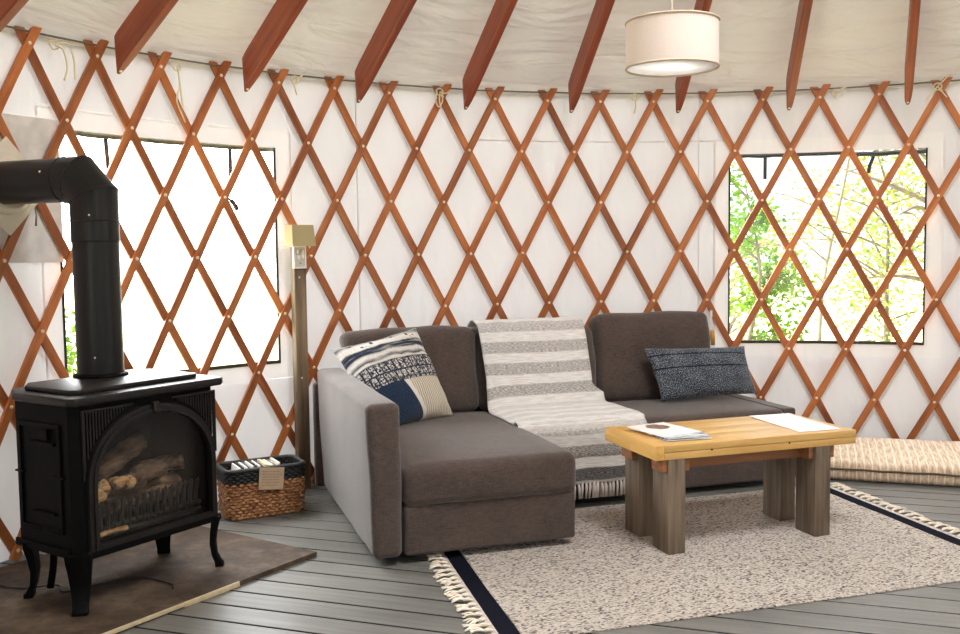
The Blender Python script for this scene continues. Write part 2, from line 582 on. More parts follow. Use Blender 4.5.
# ------------------------------------------------------------------ lattice
lat = thing('wood_lattice', 'crisscross red-brown wooden lattice lining the round canvas wall', 'lattice', (CX, CY, 0)); lat['kind'] = 'thing'
def slat_mesh(sgn, r_in):
    """slat through the crossings of rows 0..7; sgn -1: top leans right"""
    bm = bmesh.new()
    uvl = bm.loops.layers.uv.new('UVMap')
    W, T = 0.041, 0.014
    r0, r1 = -0.27, 7.12
    rings = []
    N = 44
    nn = (0.5 * sgn)
    for i in range(N + 1):
        row = r0 + (r1 - r0) * i / N
        th = -DTH * nn * row            # relative angle; n grows clockwise
        z = ZT - ROW * row
        o = Vector((math.cos(th), math.sin(th), 0))
        tan = Vector((math.sin(th), -math.cos(th), 0))
        d = (tan * (nn * DTH * RY) + Vector((0, 0, -ROW))).normalized()
        s = o.cross(d)
        c = o * (r_in + T / 2)
        c.z = z
        bow = 0.0012 * math.sin(row * 3.1)
        rings.append([bm.verts.new(c + s * (W / 2 * a) + o * (T / 2 * b) + s * bow) for a, b in ((-1, -0.75), (-0.9, -1), (0.9, -1), (1, -0.75), (1, 1), (-1, 1))])
    for i in range(N):
        A, B = rings[i], rings[i + 1]
        for k in range(6):
            f = bm.faces.new((A[k], A[(k + 1) % 6], B[(k + 1) % 6], B[k]))
            for l in f.loops:
                ring = i if l.vert in A else i + 1
                rr = rings[ring].index(l.vert)
                l[uvl].uv = (ring * 0.054, rr * 0.012)
    bm.faces.new(rings[0]); bm.faces.new(rings[-1][::-1])
    return bm
front = mk('slat', slat_mesh(-1, RY), M_SLAT, None, auto=30)
back = mk('slat', slat_mesh(1, RY + 0.0155), M_SLAT, None, auto=30)
def pin_bm():
    bm = bmesh.new()
    M = Matrix.Rotation(R_(-90), 4, 'Y')
    lathe(bm, [(0.0001, 0.005), (0.004, 0.0045), (0.0075, 0.0025), (0.009, 0.0)], 10, M)
    return bm
pin = mk('rivet', pin_bm(), M_BRASS, None)
first_pin = True
for n0 in range(-5, 25):
    s = front if n0 == -5 else front.copy()
    if n0 != -5: COL.objects.link(s)
    s.parent = lat
    s.rotation_euler = (0, 0, TH0 - DTH * n0)
    for row in range(8):
        nn = n0 - 0.5 * row
        if -2.1 <= nn <= 18.1:
            p = pin if first_pin else pin.copy()
            if not first_pin: COL.objects.link(p)
            first_pin = False
            p.parent = s
            a = DTH * 0.5 * row
            p.location = (RY * math.cos(a), RY * math.sin(a), ZT - ROW * row)
            p.rotation_euler = (0, 0, a)
for n0 in range(-8, 22):
    s = back if n0 == -8 else back.copy()
    if n0 != -8: COL.objects.link(s)
    s.parent = lat
    s.rotation_euler = (0, 0, TH0 - DTH * n0)

# tied cords on the lattice tops
def knot(name, th, z, tails, label, loop=0.0):
    bm = bmesh.new()
    M = wall_frame(th, RY - 0.012, z)
    ring = [M @ Vector((0.022 * math.cos(t), 0.004 * math.sin(3 * t), 0.02 * math.sin(t))) for t in [2 * math.pi * k / 14 for k in range(14)]]
    tube(bm, ring, 0.0045, 6, closed=True)
    if loop:
        lp = spline([M @ Vector((-0.02, -.01, 0.0)), M @ Vector((-0.03, -.012, -loop * .6)), M @ Vector((-0.01, -.012, -loop)), M @ Vector((0.012, -.012, -loop * .6)), M @ Vector((0.01, -.01, 0.0))], 5)
        tube(bm, lp, 0.004, 6)
    for tl in tails:
        tube(bm, spline([M @ Vector((0, -.008, 0))] + [M @ Vector(p) for p in tl], 5), 0.0042, 6)
    tag(mk('tie_cord', bm, M_CORD), label, 'cord', 'cream cords tied to the lattice tops')
knot('c', 149.35, 2.225, [[(0.03, -.02, -0.02), (0.05, -.015, -0.09), (0.035, -.012, -0.15)], [(0.05, -.02, 0.01), (0.085, -.015, -0.05), (0.09, -.012, -0.14)]], 'cream cord with long loose tails, tied leftmost on the lattice')
knot('c', 139.2, 2.225, [[(0.004, -.012, -0.1), (-0.014, -.014, -0.17), (0.03, -.012, -0.27)], [(0.012, -.01, -0.12), (0.02, -.01, -0.2)]], 'long cream cord hanging above the middle of the left window')
knot('c', 128.4, 2.235, [[(0.03, -.012, 0.02), (0.05, -.012, 0.045)], [(-0.01, -.012, -0.03), (0.004, -.012, -0.08)]], 'short cream bow tied above the wooden post')
knot('c', 114.2, 2.238, [[(0.03, -.02, -0.01), (0.06, -.02, 0.012)], [(-0.01, -.02, -0.05), (0.0, -.02, -0.1)]], 'looped cream cord tied on the lattice above the sofa chaise', 0.09)
knot('c', 94.5, 2.24, [[(-0.025, -.012, 0.015), (-0.04, -.012, 0.0)], [(0.004, -.012, -0.05), (-0.006, -.012, -0.1)]], 'small cream bow tied just below the lamp shade')
knot('c', 75.2, 2.235, [[(0.03, -.012, 0.02), (0.06, -.012, 0.03)], [(0.0, -.012, -0.04)]], 'small cream knot tied above the middle of the right window')
knot('c', 66.25, 2.235, [[(0.05, -.02, 0.05), (0.07, -.02, 0.06)], [(-0.05, -.03, -0.06), (-0.065, -.03, -0.09)], [(0.05, -.03, -0.07)]], 'cream cord crossed around the lattice top at the right edge')

# ------------------------------------------------------------------ roof
RT, ZTAIL = 3.55, 2.132
def build_roof():
    bm = bmesh.new()
    nt, nr = 420, 44
    r_out, r_in = RF + 0.02, 0.72
    N0 = 1.25
    rings = []
    for j in range(nr + 1):
        r = r_out + (r_in - r_out) * (j / nr)
        ring = []
        for i in range(nt):
            th = 2 * math.pi * i / nt
            n = (TH0 - th) / DTH
            ph = ((n - N0) / 2.03)
            sag = 0.018 * (0.5 - 0.5 * math.cos(2 * math.pi * ph)) * math.sin(math.pi * min(1, j / nr * 1.6 + 0.08))
            z = ZTAIL + 0.208 + (RT - r) * SL - sag * 0.6 + (0.030 * nz(th * 5.0 + r * 1.6, r * 3.4) + 0.016 * nz(th * 9.0 - r * 2.5, r * 9.0, 3.0)) * min(1.0, j / 4.0)
            ring.append(bm.verts.new((CX + r * math.cos(th), CY + r * math.sin(th), z)))
        rings.append(ring)
    for A, B in zip(rings, rings[1:]):
        for i in range(nt):
            bm.faces.new((A[i], A[(i + 1) % nt], B[(i + 1) % nt], B[i]))
    struct('ceiling', bm, M_ROOF)
    # sewn hem where the roof meets the wall
    bm = bmesh.new()
    for r, dz, rad in ((RF - 0.010, 0.012, 0.008),):
        pts = [Vector((CX + r * math.cos(t), CY + r * math.sin(t), ZTAIL + 0.201 + (RT - r) * SL + dz + 0.004 * nz(t * 12, r))) for t in [2 * math.pi * i / 240 for i in range(240)]]
        tube(bm, pts, rad, 6, closed=True)
    struct('trim_3', bm, M_ROOF)
    # compression ring around the skylight
    bm = bmesh.new()
    zc = ZTAIL + (RT - 0.75) * SL
    lathe(bm, [(0.72, zc - 0.02), (0.78, zc - 0.02), (0.78, zc + 0.24), (0.72, zc + 0.24), (0.72, zc - 0.02)], 64, Matrix.Translation((CX, CY, 0)))
    struct('trim_4', bm, M_RAFT)
build_roof()

def rafter_mesh():
    """x runs from the tail towards the centre, bottom edge on z = 0"""
    bm = bmesh.new()
    L = (RT - 0.78) / math.cos(math.atan(SL))
    H, W = 0.140, 0.045
    st = [(0.0, 0.36), (0.02, 0.66), (0.06, 0.86), (0.13, 1.0), (0.32, 1.0), (L, 1.0)]
    a = math.atan(SL)
    rings = []
    for i, (x, w) in enumerate(st):
        cut = H * math.tan(a) * max(0.0, 1 - x / 0.32)        # plumb cut at the tail
        e = 0.004
        hw = W / 2
        rings.append([bm.verts.new(p) for p in ((x, -hw * w + e * w, 0), (x, hw * w - e * w, 0), (x, hw * w, e), (x + cut, hw * (0.6 + 0.4 * w), H), (x + cut, -hw * (0.6 + 0.4 * w), H), (x, -hw * w, e))])
    for A, B in zip(rings, rings[1:]):
        for k in range(6):
            bm.faces.new((A[k], A[(k + 1) % 6], B[(k + 1) % 6], B[k]))
    bm.faces.new(rings[0]); bm.faces.new(rings[-1][::-1])
    return bm
raft0 = mk('beam', rafter_mesh(), M_RAFT, None, auto=25)
bolt0 = None
ORD = ['leftmost', 'second', 'third', 'fourth', 'fifth', 'sixth', 'seventh', 'eighth', 'ninth']
LAB = ['leftmost roof rafter, only its lower side showing in the top left corner',
       'second roof rafter from the left, sloping above the black stove pipe',
       'third roof rafter from the left, sloping above the left window',
       'fourth roof rafter from the left, above the patterned pillow end of the sofa',
       'fifth roof rafter from the left, above the draped throw',
       'sixth roof rafter from the left, just left of the lamp shade',
       'roof rafter passing behind the drum lamp shade',
       'steep roof rafter just right of the lamp shade',
       'near-vertical roof rafter at the far right, above the right window']
k = 0
for i in range(-2, 11):
    n = 1.25 + 2.03 * i - (0.09 if i < 1 else 0.0)
    th = TH0 - DTH * n
    if i < -1: lab = 'roof rafter outside the left edge of the view'
    elif i > 7: lab = 'roof rafter outside the right edge of the view'
    else: lab = LAB[i + 1]
    if i < -1 or i > 7: continue
    e = thing('roof_rafter', lab, 'rafter', (CX + RT * math.cos(th), CY + RT * math.sin(th), ZTAIL), 0, 'red-brown rafters under the roof canvas')
    e.rotation_mode = 'XYZ'
    e.rotation_euler = (0, -math.atan(SL), th + math.pi)
    b = raft0 if k == 0 else raft0.copy()
    if k: COL.objects.link(b)
    b.parent = e
    bb = bmesh.new()
    if k == 0:
        lathe(bb, [(0.0001, -0.004), (0.006, -0.003), (0.008, 0.001)], 10, Matrix.Translation((0.02, 0, 0)))
        bolt0 = mk('bolt', bb, M_BRASS, e)
    else:
        bb.free()
        inst(bolt0, e)
    k += 1

# ------------------------------------------------------------------ sofa
SO = Vector((-0.433, 3.866, 0)); SA = R_(17.99)
sofa = thing('corner_sofa', 'taupe grey fabric corner sofa with chaise and loose back cushions against the lattice wall', 'sofa', SO, SA)
def wrk(amp, f=6.0, seed=0.0):
    def fn(p, q):
        return p + Vector((nz(p.y * f + seed, p.z * f, 1), nz(p.x * f, p.z * f + seed, 2), nz(p.x * f, p.y * f, 3 + seed))) * amp
    return fn
def crown(top=0.02, frontbul=0.0, amp=0.004, seed=0.0, f=5.0):
    w = wrk(amp, f, seed)
    def fn(p, q):
        c = (1 - (2 * q.x - 1) ** 4) * (1 - (2 * q.y - 1) ** 4)
        d = Vector((0, 0, top * c * max(0, q.z)))
        b = (1 - (2 * q.x - 1) ** 4) * (1 - (2 * q.z - 1) ** 4)
        d.y = -frontbul * b * (1 - q.y)
        return w(p + d, q)
    return fn

bm = bmesh.new()
def arm_fn(p, q):
    p = p.copy()
    # slightly wider towards the top, front bulges, gentle wrinkles
    p.x += -0.022 * q.z * (1 - q.x)
    p.y -= 0.008 * math.sin(math.pi * q.z) * (1 - q.y)
    return p + Vector((nz(p.y * 4, p.z * 4), 0, nz(p.y * 3, p.x * 3, 5))) * 0.005
roundbox(bm, (-0.016, 0.0, 0.035), (0.108, 1.345, 0.684), 0.03, 8, arm_fn)
mk('arm', bm, M_SOFA, sofa)
bm = bmesh.new()
roundbox(bm, (0.122, 0.012, 0.035), (0.892, 1.32, 0.246), 0.016, 6, wrk(0.002))
mk('chaise_base', bm, M_SOFA, sofa)
bm = bmesh.new()
roundbox(bm, (0.116, -0.004, 0.238), (0.898, 1.22, 0.418), 0.045, 8, crown(0.018, 0.012, 0.004, 1.0))
mk('chaise_cushion', bm, M_SOFA, sofa)
bm = bmesh.new()
roundbox(bm, (0.90, 0.61, 0.035), (2.50, 1.32, 0.246), 0.016, 6, wrk(0.002))
mk('seat_base', bm, M_SOFA, sofa)
bm = bmesh.new()
roundbox(bm, (0.902, 0.600, 0.238), (2.402, 1.22, 0.420), 0.04, 10, crown(0.012, 0.008, 0.004, 2.0))
mk('seat_cushion', bm, M_SOFA, sofa)
bm = bmesh.new()
roundbox(bm, (2.412, 0.655, 0.24), (2.502, 1.30, 0.414), 0.014, 5, wrk(0.002))
mk('end_panel', bm, M_SOFA, sofa)
bm = bmesh.new()
roundbox(bm, (-0.055, 1.348, 0.035), (2.30, 1.40, 0.60), 0.015, 6, wrk(0.002))
mk('back_panel', bm, M_SOFA, sofa)
def back_cushion(u0, u1, seed, h=0.475, flare=0.0):
    bm = bmesh.new()
    W = u1 - u0
    M = Matrix.Translation((u0, 1.135, 0.428)) @ Matrix.Rotation(R_(-10), 4, 'X')
    def fn(p, q):
        p = p.copy()
        bx, bz = 1 - (2 * q.x - 1) ** 4, 1 - (2 * q.z - 1) ** 4
        p.y -= 0.028 * bx * bz * (1 - q.y)
        p.z += 0.014 * q.z * (bx - 0.6) + 0.010 * q.z * nz(p.x * 5 + seed)
        p.x += 0.010 * (2 * q.x - 1) * nz(p.z * 6, seed) - flare * q.z ** 2 * (1 - q.x)
        # sagging folds near the corners
        p.y += 0.012 * nz(p.x * 7 + seed, p.z * 7) * (1 - q.y)
        return p
    roundbox(bm, (0, 0, 0), (W, 0.135, h), 0.05, 10, fn, M)
    return mk('back_cushion', bm, M_SOFA, sofa)
back_cushion(0.122, 0.826, 1.0, 0.475, 0.045)
back_cushion(0.830, 1.542, 2.0, 0.452)
back_cushion(1.545, 2.305, 3.0, 0.512)
feet = None
for x, y, dz in ((0.07, 0.14, 0), (0.82, 0.14, 0.006), (0.05, 1.25, 0), (2.42, 0.72, 0), (1.6, 0.78, 0.006), (2.2, 1.28, 0)):
    bm = bmesh.new()
    lathe(bm, [(0.022, dz), (0.026, 0.037)], 14, Matrix.Translation((x, y, 0)), cap=True)
    mk('foot', bm, M_DARKGAP, sofa)

# ------------------------------------------------------------------ throw blanket
def throw_mat():
    t = NT('striped_throw_weave')
    uv = t.uv()
    sep = t.n('ShaderNodeSeparateXYZ', None, Vector=uv)
    u, v = sep.outputs[0], sep.outputs[1]
    wob = t.math('MULTIPLY', t.math('SUBTRACT', t.noise(uv, 3.0, 2.0), 0.5), 0.02)
    vv = t.math('ADD', v, wob)
    K = (1, 1, 1, 1); Z = (0, 0, 0, 1)
    band = t.math('FRACT', t.math('DIVIDE', vv, 0.118))
    m = t.ramp(band, [(0.0, Z), (0.40, Z), (0.46, K), (0.94, K), (1.0, Z)])
    m = t.math('MULTIPLY', m, 1.0)
    fleck = t.noise(t.mapping(uv, (60.0, 420.0, 1.0)), 1.0, 2.0)
    fleck2 = t.noise(t.mapping(uv, (14.0, 150.0, 1.0)), 1.0, 3.0)
    # the far end of the blanket is woven in a darker yarn than the middle
    region = t.ramp(v, [(0.0, (.42, .42, .42, 1)), (0.30, (.62, .62, .62, 1)), (0.36, (.10, .10, .10, 1)), (0.66, (.14, .14, .14, 1)), (0.72, (.9, .9, .9, 1)), (1.0, (1, 1, 1, 1))])
    # ramp input runs over the blanket length 0..1.7 m
    region.node.inputs[0].links[0].from_socket
    cream = t.ramp(fleck2, [(0.35, rgb(222, 216, 210)), (0.6, rgb(246, 242, 238))])
    grey = t.ramp(fleck, [(0.40, rgb(104, 98, 95)), (0.62, rgb(226, 220, 214))])
    dark = t.ramp(fleck, [(0.38, rgb(40, 38, 40)), (0.66, rgb(150, 145, 142))])
    vn = t.math('DIVIDE', v, 1.72)
    far = t.ramp(vn, [(0.80, Z), (0.83, K)])
    g2 = t.mix(far, grey, dark)
    amt = t.ramp(vn, [(0.0, (.55, .55, .55, 1)), (0.40, (.85, .85, .85, 1)), (0.45, (.25, .25, .25, 1)), (0.72, (.35, .35, .35, 1)), (0.78, (1, 1, 1, 1))])
    fac = t.math('MULTIPLY', m, amt)
    c = t.mix(fac, cream, g2)
    t.t.nodes.remove(region.node)
    h = t.math('ADD', fleck, t.n('ShaderNodeTexWave', {'bands_direction': 'Y'}, Vector=uv, Scale=60.0, Distortion=1.0).outputs[1])
    return t.surf(t.pbr(c, 0.95, t.bump(h, 0.5, 0.006), 0, 0.1, 0.3))
M_THROW = throw_mat()
throw = thing('throw_blanket', 'cream and grey striped fringed throw draped over the middle back cushion and seat', 'blanket', SO, SA)
def build_throw():
    path = [(1.365, .74), (1.360, .84), (1.345, .882), (1.30, .903), (1.235, .902), (1.185, .876), (1.158, .82), (1.13, .72), (1.10, .60), (1.085, .50), (1.066, .452), (1.02, .441), (.92, .441), (.80, .441), (.68, .440), (.605, .430), (.572, .39), (.566, .32), (.568, .22), (.568, .128)]
    pts = spline([(0, a, b) for a, b in path], 5)
    n = 30
    bm = bmesh.new()
    uvl = bm.loops.layers.uv.new('UVMap')
    acc = [0.0]
    for a, b in zip(pts, pts[1:]): acc.append(acc[-1] + (b - a).length)
    T = acc[-1]
    ULs = [(0.0, .82), (0.20, .825), (0.38, .842), (0.45, .842), (0.80, .846), (0.84, .908), (1.0, .908)]
    URs = [(0.0, 1.45), (0.25, 1.455), (0.43, 1.465), (0.46, 1.53), (0.75, 1.545), (1.0, 1.54)]
    def lerp(tab, x):
        for (a, va), (b, vb) in zip(tab, tab[1:]):
            if x <= b: return va + (vb - va) * (x - a) / (b - a)
        return tab[-1][1]
    G = {}
    for side in (0, 1):
        for i, p in enumerate(pts):
            f = acc[i] / T
            tn = (pts[min(i + 1, len(pts) - 1)] - pts[max(i - 1, 0)]).normalized()
            nr = Vector((1, 0, 0)).cross(tn)          # outward
            if nr.y > 0 and abs(nr.z) < 0.5: nr = -nr
            if i > 8 and i < 75 and nr.z < -0.2: nr = -nr
            for j in range(n + 1):
                w = j / n
                uL, uR = lerp(ULs, f), lerp(URs, f)
                q = Vector((uL + (uR - uL) * w, p.y, p.z))
                rip = 0.006 * (0.5 + nz(w * 7, f * 6, 1.0)) + 0.003 * nz(w * 20, f * 24, 2)
                if f > 0.8: rip += 0.006 * math.sin(w * 19 + 2) * (f - 0.8) * 4
                if w < 0.12 and 0.40 < f < 0.75: q.z -= 0.017 * (1 - w / 0.12)
                q += nr * (rip + (0.0 if side else 0.008)) + Vector((0.004 * nz(f * 20, side) if j in (0, n) else 0, 0, 0))
                G[(i, j, side)] = bm.verts.new(q)
    def quad(a, b, c, d, keys):
        f = bm.faces.new((a, b, c, d))
        for l, (i, j) in zip(f.loops, keys): l[uvl].uv = (j / n * 0.62, acc[i])
    for side in (0, 1):
        for i in range(len(pts) - 1):
            for j in range(n):
                ks = [(i, j), (i + 1, j), (i + 1, j + 1), (i, j + 1)]
                quad(*[G[(a, b, side)] for a, b in ks], ks)
    for i in range(len(pts) - 1):
        for j in (0, n):
            ks = [(i, j), (i + 1, j), (i + 1, j), (i, j)]
            quad(G[(i, j, 0)], G[(i + 1, j, 0)], G[(i + 1, j, 1)], G[(i, j, 1)], ks)
    for i in (0, len(pts) - 1):
        for j in range(n):
            ks = [(i, j), (i, j + 1), (i, j + 1), (i, j)]
            quad(G[(i, j, 0)], G[(i, j + 1, 0)], G[(i, j + 1, 1)], G[(i, j, 1)], ks)
    mk('woven_cloth', bm, M_THROW, throw)
    print('throw length', T)
    bm = bmesh.new()
    for dx in (-0.004, 0.004, 0.0):
        tube(bm, [(dx * .3, 0, 0), (dx, -0.002, -0.03), (dx * 1.6, 0.001 + dx * .3, -0.082)], [0.005, 0.006, 0.004], 5)
    ta = mk('tassel', bm, flat('throw_fringe_yarn', rgb(214, 204, 196), 0.95), throw)
    N = 30
    for k in range(N):
        o = ta if k == 0 else inst(ta, throw)
        o.location = (0.912 + (1.532 - 0.912) * k / (N - 1), 0.562, 0.131)
        o.rotation_euler = (random.uniform(-.06, .06), random.uniform(-.12, .12), random.uniform(0, 3))
build_throw()

# ------------------------------------------------------------------ throw pillows
def patch_mat():
    t = NT('indigo_patchwork_print')
    uv = t.uv()
    sep = t.n('ShaderNodeSeparateXYZ', None, Vector=uv)
    u, v = sep.outputs[0], sep.outputs[1]
    K = (1, 1, 1, 1); Z = (0, 0, 0, 1)
    wob = t.math('MULTIPLY', t.math('SUBTRACT', t.noise(uv, 5.0, 3.0), 0.5), 0.07)
    vw = t.math('ADD', v, wob)
    fine = t.noise(uv, 70.0, 3.0)
    navy = t.ramp(fine, [(0.3, rgb(16, 22, 36)), (0.7, rgb(46, 56, 74))])
    cream = t.ramp(fine, [(0.3, rgb(186, 180, 172)), (0.7, rgb(228, 222, 212))])
    # streaky indigo dye in the upper band
    streak = t.noise(t.mapping(uv, (3.0, 26.0, 1.0)), 1.0, 3.0)
    topf = t.ramp(vw, [(0.66, Z), (0.68, K), (0.72, Z), (0.745, Z), (0.77, K), (0.84, K), (0.86, Z), (0.92, Z), (0.95, (.8, .8, .8, 1))])
    topc = t.mix(t.math('MULTIPLY', topf, t.ramp(streak, [(0.30, (.4, .4, .4, 1)), (0.5, K)])), cream, navy)
    blot = t.n('ShaderNodeTexVoronoi', None, Vector=uv, Scale=14.0).outputs['Distance']
    topc = t.mix(t.math('MULTIPLY', t.ramp(v, [(0.86, Z), (0.89, K)]), t.ramp(blot, [(0.2, K), (0.32, Z)])), topc, navy)
    # block printed middle band
    br = t.n('ShaderNodeTexBrick', {'offset': 0.5}, Vector=uv, Scale=7.0, Color1=(.75, .75, .75, 1), Color2=(1, 1, 1, 1), Mortar=(0, 0, 0, 1), Mortar_Size=0.055, Brick_Width=0.5, Row_Height=0.9).outputs[0]
    vor = t.n('ShaderNodeTexVoronoi', {'feature': 'DISTANCE_TO_EDGE'}, Vector=uv, Scale=24.0).outputs[0]
    spec = t.noise(uv, 34.0, 2.0)
    pr = t.math('MULTIPLY', br, t.ramp(vor, [(0.03, Z), (0.09, K)]))
    pr = t.math('MULTIPLY', pr, t.ramp(spec, [(0.40, Z), (0.50, K)]))
    midc = t.mix(pr, navy, cream)
    midline = t.ramp(vw, [(0.385, K), (0.395, Z), (0.41, Z), (0.418, K), (0.43, Z), (0.62, Z), (0.63, K), (0.64, Z)])
    midc = t.mix(midline, midc, navy)
    # bottom: plain indigo at left, ribbed oatmeal at right
    wav = t.n('ShaderNodeTexWave', {'bands_direction': 'X'}, Vector=t.mapping(uv, (1, 1, 1)), Scale=11.0, Distortion=2.5, Detail=2.0).outputs[1]
    oat = t.ramp(wav, [(0.1, rgb(150, 138, 120)), (0.5, rgb(206, 196, 178))])
    ind = t.ramp(fine, [(0.3, rgb(16, 28, 46)), (0.7, rgb(42, 58, 82))])
    us = t.math('ADD', u, t.math('MULTIPLY', t.math('SUBTRACT', v, 0.2), 0.30))
    botc = t.mix(t.ramp(us, [(0.46, Z), (0.475, K)]), ind, oat)
    botc = t.mix(t.ramp(us, [(0.455, Z), (0.465, K), (0.51, K), (0.52, Z)]), botc, rgb(214, 208, 196))
    c = t.mix(t.ramp(v, [(0.385, Z), (0.395, K)]), botc, midc)
    c = t.mix(t.ramp(v, [(0.635, Z), (0.645, K)]), c, topc)
    return t.surf(t.pbr(c, 0.92, t.bump(t.math('ADD', fine, t.math('MULTIPLY', wav, 0.5)), 0.4, 0.004), 0, 0.15, 0.2))
p1 = pillow('patterned_pillow', (0.235, 0.775, 0.436), (0.632, 1.01, 0.436), (0.45, 1.08, 0.905), (0.0, 1.09, 0.805), 0.17, patch_mat(), None, 26, 0.05, 0.010, 3.0)
tag(p1, 'indigo and cream patchwork pillow leaning in the corner beside the sofa arm', 'pillow')
p1.location = SO; p1.rotation_euler = (0, 0, SA)

def knit_mat():
    t = NT('navy_marled_knit')
    uv = t.uv()
    sep = t.n('ShaderNodeSeparateXYZ', None, Vector=uv)
    v = sep.outputs[1]
    K = (1, 1, 1, 1); Z = (0, 0, 0, 1)
    n1 = t.noise(t.mapping(uv, (95, 52, 1)), 1.0, 2.0)
    n2 = t.noise(t.mapping(uv, (6, 4, 1)), 1.0, 2.0)
    f = t.math('ADD', t.math('MULTIPLY', n1, 0.85), t.math('MULTIPLY', n2, 0.15))
    c = t.ramp(f, [(0.36, rgb(24, 30, 40)), (0.50, rgb(60, 68, 80)), (0.63, rgb(150, 154, 158))])
    line = t.ramp(v, [(0.285, Z), (0.295, (0, 0, 0, 1)), (0.56, Z), (0.57, K), (0.585, K), (0.595, Z), (0.82, Z), (0.83, K), (0.845, K), (0.855, Z)])
    c = t.mix(line, c, rgb(14, 20, 34))
    return t.surf(t.pbr(c, 0.95, t.bump(n1, 0.6, 0.006), 0, 0.1, 0.2))
p2 = pillow('lumbar_pillow', (1.835, 0.965, 0.445), (2.475, 0.985, 0.450), (2.44, 1.07, 0.722), (1.775, 1.065, 0.738), 0.15, knit_mat(), None, 24, 0.035, 0.008, 9.0)
tag(p2, 'dark navy knitted lumbar pillow on the right end of the sofa', 'pillow')
p2.location = SO; p2.rotation_euler = (0, 0, SA)

# ------------------------------------------------------------------ coffee table
TO = Vector((0.728, 3.967, 0.006)); TA = R_(18.2)
TZ = 0.0
table = thing('coffee_table', 'low coffee table with honey pine top and grey weathered block legs on the rug', 'table', TO, TA)
M_PINE = wood('honey_pine', rgb(184, 138, 70), rgb(214, 174, 106), 0, 0.42, 0.7, rand=0.05, knots=True)
M_PINE_END = wood('honey_pine_end_grain', rgb(198, 146, 70), rgb(226, 180, 100), 1, 0.5, 0.8, rand=0.05)
M_GREY = wood('weathered_timber', rgb(74, 60, 48), rgb(132, 114, 95), 2, 0.8, 1.1, rand=0.10, bump=0.4)
M_CEDAR = wood('red_brown_rail', rgb(100, 62, 38), rgb(164, 108, 66), 0, 0.6, 0.9, rand=0.08)
TW, TD = 1.014, 0.485
bm = bmesh.new()
for i in range(3):
    y0 = 0.046 + (TD - 0.092) / 3 * i
    y1 = 0.046 + (TD - 0.092) / 3 * (i + 1)
    box(bm, (0.042, y0 + 0.0006, 0.436 + TZ), (TW - 0.002, y1 - 0.0006, 0.4695 + TZ), None, 0.0015)
mk('tabletop', bm, M_PINE, table, auto=40)
for y0, y1 in ((0.0, 0.0455), (TD - 0.0455, TD)):
    bm = bmesh.new()
    box(bm, (0.042, y0, 0.4395 + TZ), (TW, y1, 0.470 + TZ), None, 0.003)
    box(bm, (0.042, y0 + 0.0015, 0.407 + TZ), (TW, y1, 0.4385 + TZ), None, 0.003)
    mk('edge_board', bm, M_PINE, table, auto=40)
bm = bmesh.new()
box(bm, (0.0, 0.0, 0.408 + TZ), (0.0415, 0.24, 0.4705 + TZ), None, 0.003)
box(bm, (0.0, 0.241, 0.408 + TZ), (0.0415, TD, 0.470 + TZ), None, 0.003)
mk('end_board', bm, M_PINE_END, table, auto=40)
for x in (0.27, 0.66):
    bm = bmesh.new()
    lathe(bm, [(0.0001, 0.0), (0.004, 0.0), (0.005, -0.0015), (0.0001, -0.002)], 10, Matrix.Translation((x, 0.0, 0.437 + TZ)) @ Matrix.Rotation(R_(90), 4, 'X'))
    mk('screw_hole', bm, M_DARKGAP, table)
for i, (x, y) in enumerate(((0.060, 0.0), (0.796, 0.0), (0.062, 0.268), (0.803, 0.262))):
    bm = bmesh.new()
    box(bm, (x, y, 0), (x + 0.082, y + 0.138, 0.407 + TZ), None, 0.004)
    mk('leg', bm, M_GREY, table, auto=40)
for y0 in (0.075, 0.36):
    bm = bmesh.new()
    box(bm, (0.144, y0, 0.350 + TZ), (0.795, y0 + 0.036, 0.406 + TZ), None, 0.002)
    mk('rail', bm, M_CEDAR, table, auto=40)
for x, y in ((0.040, 0.012), (0.143, 0.012), (0.770, 0.012), (0.879, 0.012), (0.036, 0.285), (0.886, 0.28)):
    bm = bmesh.new()
    box(bm, (x, y, 0.352 + TZ), (x + 0.025, y + 0.10, 0.4065 + TZ), None, 0.002)
    mk('cleat', bm, M_CEDAR, table, auto=40)

